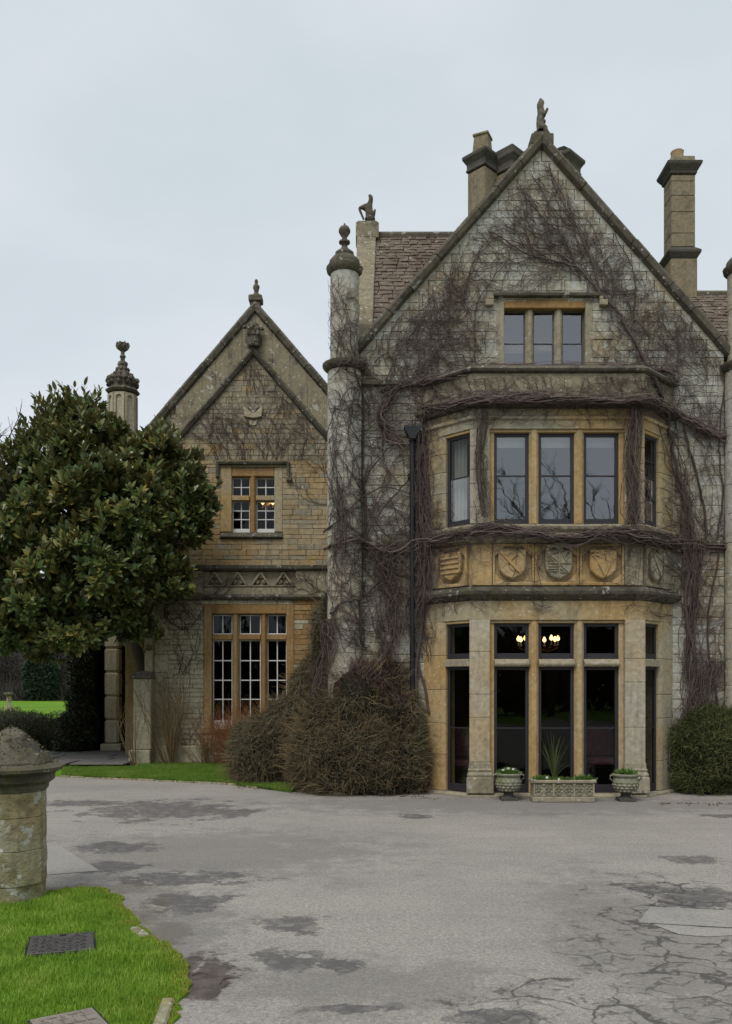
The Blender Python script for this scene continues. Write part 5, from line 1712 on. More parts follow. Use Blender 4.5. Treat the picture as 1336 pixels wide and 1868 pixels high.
random.seed(101)
UPA = math.pi / 2
twigs = []          # thin shoots of the main creeper
MAIN = [
    ([(1262, 1450), (1256, 1300), (1266, 1200), (1250, 1100), (1268, 1000), (1245, 900), (1228, 810), (1215, 750)], .034, .022),
    ([(1246, 1450), (1262, 1330), (1246, 1180), (1262, 1060), (1280, 960), (1262, 860), (1245, 770)], .026, .016),
    ([(1216, 745), (1262, 772), (1300, 795), (1345, 808)], .026, .02),
    ([(772, 1440), (764, 1250), (776, 1100), (762, 960), (772, 860), (768, 745)], .030, .02),
    ([(782, 1300), (756, 1150), (770, 1010), (785, 900), (775, 800), (770, 710)], .022, .014),
    ([(768, 745), (840, 734), (930, 730), (1020, 730), (1120, 732), (1190, 735), (1238, 755)], .024, .02),
    ([(690, 712), (730, 704), (772, 698), (862, 676), (1000, 672), (1187, 674), (1240, 692)], .016, .012),
    ([(700, 1005), (770, 992), (838, 976), (898, 958), (955, 970), (1040, 985), (1120, 972), (1190, 988), (1262, 998), (1345, 1003)], .026, .022),
    ([(590, 1003), (640, 986), (700, 1003), (770, 992)], .022, .02),
    ([(1208, 735), (1190, 690), (1150, 604), (1128, 572), (1094, 540), (1054, 494), (1026, 482), (967, 465), (920, 437), (890, 420)], .03, .008),
    ([(1094, 540), (1075, 470), (1052, 410), (1020, 350), (1000, 300)], .018, .006),
    ([(1054, 494), (1030, 440), (985, 395), (950, 350)], .014, .006),
    ([(1150, 604), (1158, 540), (1150, 480), (1120, 420)], .014, .006),
    ([(740, 700), (715, 725), (698, 755), (706, 790), (735, 810), (768, 812)], .02, .014),
    ([(768, 700), (800, 640), (838, 580), (850, 520), (880, 450)], .014, .006),
    ([(700, 705), (720, 650), (760, 590), (790, 540)], .012, .006),
    ([(870, 675), (868, 600), (880, 540), (930, 470)], .012, .006),
    ([(1190, 690), (1230, 640), (1260, 600), (1262, 570)], .012, .006),
    ([(660, 1210), (652, 1080), (662, 960), (658, 850), (664, 760), (655, 690), (640, 600)], .02, .009),
    ([(590, 972), (640, 925), (690, 890), (760, 905)], .016, .009),
    ([(660, 990), (700, 930), (745, 880), (765, 860)], .016, .009),
    ([(655, 885), (690, 840), (730, 800)], .014, .008),
    ([(604, 1120), (620, 1100), (650, 1092), (690, 1062), (720, 1010)], .022, .012),
    ([(880, 760), (872, 850), (880, 940)], .010, .007),
    ([(1160, 745), (1152, 850), (1160, 950)], .014, .010),
    ([(1170, 750), (1165, 840), (1152, 960)], .012, .010),
    ([(1300, 1010), (1318, 900), (1308, 820), (1322, 700)], .018, .008),
    ([(1310, 1300), (1290, 1150), (1310, 1010)], .018, .012),
    ([(705, 1220), (720, 1120), (700, 1040), (720, 1000)], .018, .012),
]
main_lines = []; mxy = []
for pts, a, b in MAIN:
    xs, ys, rr = stem(pts, a, b)
    main_lines.append((fac(xs, ys, .02 + rr), rr)); mxy.append((xs, ys, rr))

creeper = thing('creeper', 'leafless climbing creeper spread over the main gable and bay of the manor', 'creeper', (0, 0, 0))
for L_ in main_lines:
    o = link('stem', tubes_mesh('stem', [L_], 'vine', 6), creeper)
    for p in o.data.polygons: p.use_smooth = True

BR = {0: .30, 1: .135, 2: .08}
# shoots from the stems
for xs, ys, rr in mxy:
    for i in range(0, len(xs), 2):
        if random.random() < .52:
            dx, dy = xs[min(i + 1, len(xs) - 1)] - xs[max(i - 1, 0)], -(ys[min(i + 1, len(xs) - 1)] - ys[max(i - 1, 0)])
            a0 = math.atan2(dy, dx) + random.choice((-1, 1)) * random.uniform(.4, 1.4)
            up = UPA + random.gauss(0, .5)
            if ys[i] > 1000: up = random.choice((UPA, UPA, -.6, 3.6)) + random.gauss(0, .4)
            grow(xs[i], ys[i], a0, random.randint(10, 34), 6.0, .16, up, twigs, .0068, 1, fac, free, .016, BR)
# fans covering the gable and the wall
def fan(px, py, a0, spread, n, length=(14, 34), r=.0068):
    for _ in range(max(3, int(n * .62))):
        grow(px + random.gauss(0, 16), py + random.gauss(0, 12), a0 + random.gauss(0, spread), random.randint(*length), 6.5, .10, a0 + random.gauss(0, .3), twigs, r, 1, fac, free, .018, BR)
for f in [(1054, 494, 1.9, .55, 26), (1094, 540, 1.5, .6, 24), (1026, 482, 2.2, .6, 18), (1150, 604, 1.3, .6, 20), (967, 465, 2.2, .7, 14), (1020, 400, 1.7, .5, 14), (1075, 470, 1.4, .6, 16),
          (740, 690, 1.2, .6, 20), (800, 640, 1.5, .6, 18), (850, 560, 1.6, .7, 14), (690, 660, 1.1, .4, 10), (1200, 690, 1.2, .6, 18), (1240, 640, 1.5, .5, 12), (1290, 690, 1.7, .4, 12), (870, 660, 1.9, .6, 12), (900, 520, 1.7, .6, 10),
          (655, 664, 1.75, .22, 22, (12, 26), .005), (640, 660, 1.75, .3, 12, (12, 26), .005), (1320, 1000, 1.7, .5, 14), (1290, 800, 1.6, .6, 14), (700, 990, 1.5, .8, 16), (660, 900, 1.6, .9, 14), (640, 800, 1.6, .7, 12), (700, 800, 1.6, .8, 12), (1280, 1150, 1.6, .9, 14), (720, 1100, 1.8, .9, 18), (640, 1080, 1.6, .8, 16), (690, 1180, 1.6, .8, 14), (1300, 1250, 1.6, .6, 12)]:
    fan(*f)
for (a, b, c_, d, n) in [(662, 700, 770, 1200, 90), (600, 690, 660, 1180, 70), (1240, 700, 1336, 1300, 90), (780, 690, 1240, 722, 50), (800, 750, 1236, 780, 22), (800, 990, 1236, 1070, 34), (800, 1096, 1236, 1126, 16), (700, 420, 1290, 660, 130), (606, 515, 655, 660, 26), (690, 560, 800, 690, 40), (1150, 520, 1330, 690, 60)]:
    for _ in range(int(n * .62)):
        x, y = random.uniform(a, c_), random.uniform(b, d)
        if not free(x, y):
            grow(x, y, random.uniform(0, 6.28), random.randint(8, 26), 5.5, .2, UPA + random.gauss(0, .7), twigs, .0060, 1, fac, free, .014, BR)
# tangled ropes along the ledges and up the corners
def rope(pts, n, spread, r, hang=0.0):
    for _ in range(int(n * 1.15)):
        sp = smooth_poly(pts, 7); k = len(sp)
        a, b = sorted((random.randint(0, k - 1), random.randint(0, k - 1)))
        m_ = random.randint(7, 20); a = random.randint(0, max(0, k - m_)); b = min(k, a + m_)
        xs = np.array([p[0] for p in sp[a:b]]); ys = np.array([p[1] for p in sp[a:b]])
        if len(xs) < 3: continue
        m = len(xs); ph = random.uniform(0, 6.28); fq = random.uniform(.3, .9)
        sh = spread * np.sin(np.arange(m) * fq + ph) * random.uniform(.2, 1) + random.gauss(0, spread * .5) + np.cumsum(RNG.normal(0, 1.5, m))
        dx, dy = np.gradient(xs), np.gradient(ys); L = np.hypot(dx, dy) + 1e-6
        off = np.clip(.03 + np.abs(RNG.normal(0, .05)) + .03 * np.sin(np.arange(m) * fq * .7 + ph) + np.cumsum(RNG.normal(0, .006, m)), .012, .17)
        X_, Y_ = xs - dy / L * sh, ys + dx / L * sh
        twigs.append((fac(X_, Y_, off), np.full(m, r * random.uniform(.5, 1.2))))
        for _q in range(2):
            i = random.randrange(m)
            grow(X_[i], Y_[i], random.uniform(0, 6.28), random.randint(5, 14), 5, .3, -UPA if random.random() < hang else UPA, twigs, .0042, 2, fac, free, .05, BR)
rope([(768, 747), (840, 736), (930, 732), (1020, 732), (1120, 734), (1190, 737), (1240, 757)], 70, 6, .009, .5)
rope([(690, 712), (772, 699), (862, 677), (1000, 673), (1187, 675), (1242, 692)], 30, 5, .007, .6)
rope([(590, 1003), (640, 986), (700, 1003), (770, 990), (838, 978), (898, 966), (955, 974), (1040, 984), (1120, 974), (1190, 986), (1262, 998), (1345, 1003)], 95, 8, .009, .55)
rope([(772, 1210), (764, 1100), (776, 1000), (768, 880), (772, 745)], 70, 11, .007, .6)
rope([(1256, 1300), (1262, 1150), (1256, 1000), (1240, 880), (1226, 760)], 36, 13, .0065, .5)
rope([(1158, 745), (1152, 850), (1162, 955)], 34, 9, .0065, .4)
rope([(878, 750), (874, 850), (884, 945)], 22, 9, .006, .4)
rope([(612, 1180), (610, 1060), (624, 960), (606, 860), (618, 740)], 26, 12, .0065, .5)
rope([(740, 700), (715, 725), (698, 755), (706, 790), (735, 810), (768, 812)], 24, 5, .008, .4)
rope([(700, 1220), (718, 1110), (702, 1030), (716, 990)], 40, 20, .0065, .7)
rope([(1216, 745), (1262, 772), (1300, 795), (1345, 808)], 26, 4, .008, .4)
rope([(1250, 1430), (1262, 1300), (1300, 1200)], 50, 22, .006, .6)
rope([(600, 1130), (596, 1200), (575, 1280)], 50, 10, .006, .6)
print('creeper shoots', len(twigs), sum(len(p) for p, r in twigs))
tag(link('shoots', tubes_mesh('shoots', twigs, 'twig_thin', 3), creeper), kind='stuff')

# fine creeper on the wing
wtw = []
def mapU(px, py, off):
    return np.stack([(px - 668) * WU / FPX, np.full(px.shape, WU - .03) - off, EYE + (HOR - py) * WU / FPX], -1)
def mapG(px, py, off):
    return np.stack([(px - 668) * WG / FPX, np.full(px.shape, WG - .03) - off, EYE + (HOR - py) * WG / FPX], -1)
def freeU(px, py):
    return py < 650 + abs(px - 463) * 1.16 or px > 594 or (396 < px < 530 and 838 < py < 990) or py > 1028 or px < 330
def freeG(px, py):
    return px < 286 or px > 594 or (374 < px < 538 and py > 1098) or py < 1044 or py > 1385
for (x, y, a, n) in [(440, 838, 1.75, 16), (490, 838, 1.4, 16), (400, 838, 1.9, 10), (540, 840, 1.6, 10), (590, 800, 2.5, 8), (590, 860, 2.6, 5), (470, 720, 1.6, 12), (430, 700, 1.7, 8), (520, 760, 1.5, 10), (380, 800, 1.4, 6), (590, 920, 2.9, 2)]:
    for _ in range(n):
        grow(x + random.gauss(0, 14), y, a + random.gauss(0, .35), random.randint(10, 28), 5.5, .1, UPA + random.gauss(0, .25), wtw, .0065, 1, mapU, freeU, .01, {1: .14, 2: .1})
for (x, y, a, n) in [(345, 1360, 1.6, 4), (340, 1230, 1.6, 6), (335, 1150, 1.7, 9), (310, 1140, 1.5, 7), (360, 1130, 1.8, 5), (400, 1085, .8, 4), (340, 1080, 1.2, 6), (585, 1080, 2.6, 8), (560, 1060, 2.4, 5), (300, 1100, .6, 4)]:
    for _ in range(n):
        grow(x + random.gauss(0, 8), y, a + random.gauss(0, .5), random.randint(8, 22), 5, .18, UPA + random.gauss(0, .6), wtw, .0065, 1, mapG, freeG, .01, {1: .2, 2: .12})
rope_w = thing('wing_creeper', 'fine bare creeper stems fanning over the wing gable around its carved shield', 'creeper', (0, 0, 0))
tag(link('shoots', tubes_mesh('shoots', wtw, 'twig_thin', 3), rope_w), kind='stuff')

# ================================================================== SHRUBS
def lumpy(parts, n, clip=None):
    """points on the outside of a union of ellipsoids (centre, radii): positions and normals"""
    P = []; Nn = []
    tot = sum(r[0] * r[2] for _, r in parts)
    for c_, r in parts:
        k = int(n * r[0] * r[2] / tot * 1.6)
        d = RNG.normal(size=(k, 3)); d /= np.linalg.norm(d, axis=1)[:, None]
        p = np.array(c_) + d * np.array(r)
        nn = d / np.array(r); nn /= np.linalg.norm(nn, axis=1)[:, None]
        ok = p[:, 2] > 0
        for c2, r2 in parts:
            if c2 is c_: continue
            ok &= (((p - np.array(c2)) / np.array(r2)) ** 2).sum(1) > .93
        if clip is not None: ok &= clip(p)
        P.append(p[ok]); Nn.append(nn[ok])
    return np.concatenate(P), np.concatenate(Nn)


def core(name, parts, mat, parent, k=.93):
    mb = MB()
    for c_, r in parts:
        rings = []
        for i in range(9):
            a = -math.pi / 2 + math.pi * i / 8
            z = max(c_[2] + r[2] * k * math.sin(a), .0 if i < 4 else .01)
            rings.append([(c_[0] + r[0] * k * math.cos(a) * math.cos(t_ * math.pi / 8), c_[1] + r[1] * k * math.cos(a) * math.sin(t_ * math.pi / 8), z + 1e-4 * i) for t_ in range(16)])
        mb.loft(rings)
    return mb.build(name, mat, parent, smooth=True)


def shrub(name, label, cat, parts, n, L, W, mat, sway, group=None, extra=None, clip=None, seg=1, bend=.5, name2='twigs', depth=.12, mix=None, stray=0):
    loc = (parts[0][0][0], parts[0][0][1], 0)
    r = thing(name, label, cat, loc, group)
    ps = [((c_[0] - loc[0], c_[1] - loc[1], c_[2]), rr) for c_, rr in parts]
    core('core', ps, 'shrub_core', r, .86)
    P, Nn = lumpy(ps, n, (lambda p: clip(p + np.array(loc))) if clip else None)
    k = len(P)
    P = P - Nn * RNG.uniform(0, depth, k)[:, None] + RNG.normal(0, .02, (k, 3))
    # uneven surface
    bumpn = np.array([mnoise.noise(Vector(p) * 2.6) for p in P]) * .12 + np.array([mnoise.noise(Vector(p) * 7) for p in P]) * .035
    P = P + Nn * bumpn[:, None]
    fl = np.array([tuple(mnoise.noise_vector(Vector(p) * 2.3)) for p in P])
    D = Nn * .45 + RNG.normal(0, .42, (k, 3)) + fl * .8 + np.array(sway)
    D /= np.linalg.norm(D, axis=1)[:, None]
    Ls = L * RNG.uniform(.5, 1.4, k)
    P[:, 2] = np.maximum(P[:, 2], .02)
    if stray:
        ls = []
        for i in RNG.choice(k, stray, replace=False):
            dv = D[i] * .6 + Nn[i] * .5 + np.array([0, 0, .5]); dv /= np.linalg.norm(dv); LL = RNG.uniform(.12, .42)
            s_ = np.linspace(0, 1, 5)[:, None]
            pt = P[i] + dv * LL * s_ + RNG.normal(0, .02, (5, 3)) * s_ + np.array([0, 0, -.12]) * LL * s_ ** 2
            pt[:, 2] = np.maximum(pt[:, 2], .015)
            ls.append((pt, np.linspace(.0045, .002, 5)))
        tag(link('stray_twigs', tubes_mesh('stray_twigs', ls, 'strawtwig' if mat == 'cotoneaster' else mat, 3), r), kind='stuff')
    if mix:
        sel = mix[1](P + np.array(loc))
        tag(link(name2, blades_mesh(name2, P[~sel], D[~sel], Ls[~sel], W, mat, bend, seg), r), kind='stuff')
        tag(link(mix[2], blades_mesh(mix[2], P[sel], D[sel], Ls[sel], W, mix[0], bend, seg), r), kind='stuff')
    else:
        tag(link(name2, blades_mesh(name2, P, D, Ls, W, mat, bend, seg), r), kind='stuff')
    return r


def notwall(p):
    ok = p[:, 1] < np.where(p[:, 0] > -.7, surf(p[:, 0], p[:, 2]) + .05, 99)
    ok &= ~((p[:, 1] > WG - .02) & (p[:, 0] > gx0))
    return ok


# big clipped mound in front of the turret (two plants)
moundA = [((-.10, 14.25, .55), (1.15, .62, .95)), ((.25, 14.3, 1.25), (.75, .5, .62)), ((-.35, 14.3, 1.15), (.75, .5, .62)), ((.40, 14.25, .5), (.66, .55, 1.0)), ((.32, 14.35, 1.75), (.40, .32, .48)), ((-.15, 14.1, 1.62), (.48, .34, .50))]
purple = lambda P: (mnoise_np(P) > .15) & (P[:, 2] > 1.45)
def mnoise_np(P): return np.array([mnoise.noise(Vector(p) * 1.7) for p in P])
shrub('clipped_shrub', 'large clipped brown twiggy shrub against the wall left of the bay', 'shrub', moundA, 60000, .14, .0085, 'cotoneaster', (.0, 0, -.1), clip=notwall, mix=('shrub_purple', purple, 'purple_twigs'), stray=1300)
moundB = [((-1.55, 15.75, .50), (.92, .7, .80)), ((-1.15, 15.6, .95), (.70, .5, .70)), ((-.90, 15.45, 1.5), (.42, .36, .85)), ((-.72, 15.2, 2.15), (.26, .3, .95)), ((-.60, 14.95, 2.9), (.17, .2, .6))]
shrub('clipped_shrub', 'clipped shrub sweeping up to a narrow point beside the round turret', 'shrub', moundB, 48000, .17, .0095, 'cotoneaster', (.15, 0, -.35), clip=notwall, stray=1000)
moundC = [((5.55, 14.2, .62), (.66, .6, .80)), ((6.2, 14.2, .7), (.8, .6, .78))]
shrub('clipped_shrub', 'clipped green sprigged shrub on the right of the bay', 'shrub', moundC, 30000, .10, .011, 'shrub_green', (0, -.1, .1), clip=notwall, stray=500)

# low rounded hedge beyond the path
shrub('hedge', 'low rounded dark clipped hedge beyond the flagged path', 'hedge', [((-8.9, 23.0, .45), (1.5, 1.1, .60)), ((-7.8, 22.9, .35), (.9, .9, .55)), ((-10.6, 23.2, .45), (1.2, 1.1, .58))], 26000, .06, .02, 'hedge', (0, 0, .2), depth=.08)
shrub('hedge', 'level-topped hedge standing next to the stone pedestal on the lawn', 'hedge', [((-11.6, 27.0, .45), (1.6, .8, .62))], 7000, .07, .025, 'hedge', (0, 0, .2), depth=.08)
# ivy on the outer porch pillar
shrub('ivy', 'dark ivy clothing the outer pillar of the porch', 'ivy', [((xP(147), 22.0, 1.0), (.36, .42, 1.2)), ((xP(150), 22.0, 2.1), (.30, .38, 1.1)), ((xP(140), 21.9, .5), (.5, .4, .6))], 9000, .07, .04, 'ivy', (0, 0, -.2))


def bare_shrub(name, label, base, n, h, spread, mat, r, fork=.5, lean=(0, 0)):
    o = thing(name, label, 'shrub', base)
    ls = []
    for _ in range(n):
        a = random.uniform(0, 6.28); s_ = abs(random.gauss(0, spread))
        hh = h * random.uniform(.55, 1.1); p = Vector((math.cos(a) * s_ * .25, math.sin(a) * s_ * .25, 0)); d = Vector((math.cos(a) * s_ + lean[0], math.sin(a) * s_ * .6 + lean[1], 1)).normalized()
        pts = [p.copy()]; k = 9
        for i in range(k):
            d = (d + Vector((random.gauss(0, .07), random.gauss(0, .07), .02))).normalized(); p = p + d * hh / k; pts.append(p.copy())
            if random.random() < fork and i > 2:
                e = (d + Vector((random.gauss(0, .5), random.gauss(0, .4), .1))).normalized(); q_ = p.copy(); sub = [q_.copy()]
                for _j in range(4):
                    e = (e + Vector((random.gauss(0, .12), random.gauss(0, .12), .03))).normalized(); q_ = q_ + e * hh * .07; sub.append(q_.copy())
                ls.append((np.array(sub), np.linspace(r * .6, r * .25, 5)))
        ls.append((np.array(pts), np.linspace(r, r * .35, k + 1)))
    tag(link('stems', tubes_mesh('stems', ls, mat, 3), o), kind='stuff')
    return o


random.seed(61)
bare_shrub('bare_shrub', 'bare straw-coloured shrub of upright stems at the wing corner', (xG(318), WG - .35, 0.02), 60, 1.9, .30, 'strawtwig', .008)
bare_shrub('bare_shrub', 'thin leaning bare stems in front of the dark porch recess', (xG(262), WG - .75, 0.02), 16, 1.7, .18, 'strawtwig', .008, .3, (-.22, 0))
bare_shrub('red_stemmed_shrub', 'low shrub of rusty red bare stems under the wing window', (xG(425), WG - .45, 0.02), 200, 1.15, .62, 'redtwig', .005, .95)
bare_shrub('red_stemmed_shrub', 'rusty red twiggy shrub half hidden by the sweeping clipped shrub', (xG(480), WG - .5, 0.02), 160, 1.15, .55, 'redtwig', .005, .95)
bare_shrub('bare_shrub', 'low tangle of dry brown stems on the grass below the wing window sill', (xG(385), WG - .4, 0.02), 60, .6, .6, 'strawtwig', .007, .8)

# ================================================================== MAGNOLIA
random.seed(90)
mag = thing('magnolia_tree', 'broad evergreen magnolia with glossy leaves hiding the wing corner and the porch', 'tree', (-5.06, 20.28, 0))
ML = Vector(mag.location)
LOBES = [(108, 862, 84, 18.6), (155, 825, 72, 18.7), (235, 875, 66, 18.6), (300, 870, 70, 18.6), (335, 915, 52, 18.5), (330, 960, 42, 18.5), (50, 930, 110, 18.4), (170, 930, 100, 18.1), (250, 930, 80, 18.3), (70, 1050, 110, 18.2), (180, 1040, 95, 18.0), (255, 1000, 62, 18.3),
         (30, 1140, 72, 18.4), (140, 1120, 68, 18.2), (215, 1120, 52, 18.4), (262, 1075, 36, 18.5), (300, 1062, 24, 18.4), (-75, 955, 115, 18.8), (-80, 1060, 130, 18.8), (118, 790, 40, 18.8), (148, 770, 38, 18.9), (48, 868, 46, 18.6), (245, 1160, 26, 18.7), (90, 1170, 46, 18.5), (272, 835, 46, 18.6)]
lob = [(at(px, py, d) - ML, max(r - 25, 13) * d / FPX) for px, py, r, d in LOBES]
lob_full = [r * d / FPX for px, py, r, d in LOBES]
# limbs
tr = MB(); tr.tube([(0, 0, 0), (.0, -.02, .8), (-.02, -.05, 1.8), (-.25, -.45, 3.0), (-.6, -.8, 4.2), (-.9, -1.1, 5.6), (-1.0, -1.3, 7.0)], [.17, .14, .12, .11, .09, .07, .03], 9)
tr.build('trunk', 'bark', mag, smooth=True)
for c_, r in lob[:18]:
    z0 = min(max(c_.z - 1.0, 3.0), 5.8); s0 = Vector((-.25 - .3 * (z0 - 3) * .8, -.45 - .28 * (z0 - 3), z0))
    mid = (s0 + c_) / 2 + Vector((0, 0, -.25))
    MB().tube([s0, mid, c_], [.06, .04, .015], 6).build('limb', 'bark', mag, smooth=True)


def leaf_shape():
    # elliptic leaf, folded along its midrib and arched; along +y
    vs = []; st = [(0, .0), (.18, .16), (.45, .215), (.75, .16), (1.0, .0)]
    for i, (y, w_) in enumerate(st):
        zc = -.10 * (y ** 2)
        if w_ == 0: vs.append((0, y, zc))
        else: vs += [(-w_, y, zc + .05), (0, y, zc), (w_, y, zc + .05)]
    # indices: 0, 1-3, 4-6, 7-9, 10
    fs = [(0, 2, 1), (0, 3, 2), (1, 2, 5), (1, 5, 4), (2, 3, 6), (2, 6, 5), (4, 5, 8), (4, 8, 7), (5, 6, 9), (5, 9, 8), (7, 8, 10), (8, 9, 10)]
    return np.array(vs), np.array(fs)


LV, LF = leaf_shape()
leaf_me = np_mesh('leaf', LV, LF, 'magnolia')
mats = []     # (position, rotation 3x3, size)
def rosette(p, ax, nl, s0, s1):
    up = ax[2] > .75
    t1 = np.cross(ax, [0.3, 0.8, 0.1]); t1 /= np.linalg.norm(t1); t2 = np.cross(ax, t1)
    ph = random.uniform(0, 6.28)
    for k in range(nl):
        a = ph + k * 2.4
        op = (.35 + .95 * (k / nl)) if not up else (.2 + .85 * (k / nl))
        dirv = ax * math.cos(op) + (t1 * math.cos(a) + t2 * math.sin(a)) * math.sin(op)
        dirv = dirv + RNG.normal(0, .12, 3); dirv /= np.linalg.norm(dirv)
        nrm = ax - dirv * ax.dot(dirv); nrm /= np.linalg.norm(nrm) + 1e-6
        mats.append((p - ax * .12 * (k / nl) + RNG.normal(0, .008, 3), np.stack([np.cross(dirv, nrm), dirv, nrm], 1), random.uniform(s0, s1)))


def blocked(p):
    w_ = p + np.array(ML)
    return (w_[1] > WG - .28 and w_[0] > gx0 - .45) or w_[2] < 2.15


LC_ = np.array([tuple(c_) for c_, r in lob]); LR_ = np.array([r for c_, r in lob])
for (c_, r), rf_ in zip(lob, lob_full):
    c_ = np.array(c_)
    # leafy branch ends: tufts on the outside of each lobe, with hollows between them
    for _ in range(int(24 * rf_ * rf_) + 5):
        d = RNG.normal(size=3); d /= np.linalg.norm(d)
        if d[1] > .6: continue
        cc = c_ + d * r * random.uniform(.85, 1.12)
        if (np.linalg.norm(LC_ - cc, axis=1) < LR_ * .6).any() and random.random() < .8: continue
        cr_ = random.uniform(.20, .40); ou = d * .7 + np.array([0, -.1, .6]); ou /= np.linalg.norm(ou)
        for _k in range(int(95 * cr_ * cr_) + 5):
            e = RNG.normal(size=3) + ou * 1.3; e /= np.linalg.norm(e)
            p = cc + e * cr_ * np.array([1.15, 1, .85])
            if blocked(p): continue
            ax = e * .55 + ou * .55 + np.array([0, 0, .3]) + RNG.normal(0, .18, 3); ax /= np.linalg.norm(ax)
            rosette(p, ax, random.randint(8, 12), .12, .25)
    # shaded foliage deeper in
    for _ in range(int(90 * rf_ * rf_)):
        d = RNG.normal(size=3); d /= np.linalg.norm(d)
        p = c_ + d * r * random.uniform(.35, .9)
        if blocked(p): continue
        ax = d * .6 + RNG.normal(0, .5, 3) + np.array([0, 0, .3]); ax /= np.linalg.norm(ax)
        rosette(p, ax, 6, .16, .26)
print('leaves', len(mats))
# leading shoots that break the outline
for _ in range(420):
    px = random.uniform(0, 400); d = random.uniform(18.2, 18.9)
    c_, r = random.choice(lob); c_ = np.array(c_)
    dd = np.array([random.gauss(0, .8), random.uniform(-1, .25), random.uniform(-.1, 1.2)]); dd /= np.linalg.norm(dd)
    p0 = c_ + dd * (r + .22); ax = dd * .5 + np.array([0, 0, .9]) + RNG.normal(0, .15, 3); ax /= np.linalg.norm(ax)
    pw = p0 + np.array(ML); ppx = 668 + pw[0] * FPX / pw[1]
    if 190 < ppx < 262 and pw[2] > 6.2: continue
    if any(np.linalg.norm(p0 + ax * .2 - np.array(c2)) < r2 * .95 for c2, r2 in lob): continue
    LL = random.uniform(.15, .42) * (1.5 if c_[2] + ML.z > 6.4 else 1)
    w_ = p0 + ax * LL + np.array(ML)
    if w_[1] > WG - .3 and w_[0] > gx0 - .5: continue
    t1 = np.cross(ax, [0.3, 0.8, 0.1]); t1 /= np.linalg.norm(t1); t2 = np.cross(ax, t1)
    nl = random.randint(9, 14)
    for k in range(nl):
        a = k * 2.4; f_ = k / nl; op = .95 - .65 * f_
        dirv = ax * math.cos(op) + (t1 * math.cos(a) + t2 * math.sin(a)) * math.sin(op) + RNG.normal(0, .08, 3); dirv /= np.linalg.norm(dirv)
        nrm = ax - dirv * ax.dot(dirv); nrm /= np.linalg.norm(nrm) + 1e-6
        mats.append((p0 + ax * LL * f_, np.stack([np.cross(dirv, nrm), dirv, nrm], 1), random.uniform(.14, .22)))
# the largest in view as leaves of their own
def lscore(m):
    w_ = m[0] + np.array(ML)
    px = 668 + w_[0] * FPX / w_[1]
    if px < 5: return -1
    return m[2] / w_[1] * abs(m[1][1, 2]) + (0 if w_[1] < 18.4 else -.01)
order = sorted(range(len(mats)), key=lambda i: -lscore(mats[i]))
singles = set(order[:300])
crown_v = []; crown_f = []; kk = 0
for i, (p, R3, sz) in enumerate(mats):
    if i in singles: continue
    crown_v.append((LV * sz) @ R3.T + p); crown_f.append(LF + kk); kk += len(LV)
crown = tag(link('crown', np_mesh('crown', np.concatenate(crown_v), np.concatenate(crown_f), 'magnolia', True), mag), kind='stuff')
for i in singles:
    p, R3, sz = mats[i]
    o = link('leaf', leaf_me, crown)
    m4 = Matrix.Identity(4)
    for a in range(3):
        for b in range(3): m4[a][b] = float(R3[a, b] * sz)
        m4[a][3] = float(p[a])
    o.matrix_local = m4

# ================================================================== PLANTERS AT THE DOORS
random.seed(120)
def leaves_ball(c_, r, n, L, W, mat, name, parent, up=.5):
    d = RNG.normal(size=(n, 3)); d[:, 2] = np.abs(d[:, 2]); d /= np.linalg.norm(d, axis=1)[:, None]
    P = np.array(c_) + d * np.array(r) * RNG.uniform(.2, 1, (n, 1))
    D = d + np.array([0, 0, up]) + RNG.normal(0, .4, (n, 3)); D /= np.linalg.norm(D, axis=1)[:, None]
    return tag(link(name, blades_mesh(name, P, D, L * RNG.uniform(.6, 1.3, n), W, mat, .5, 2), parent), kind='stuff')


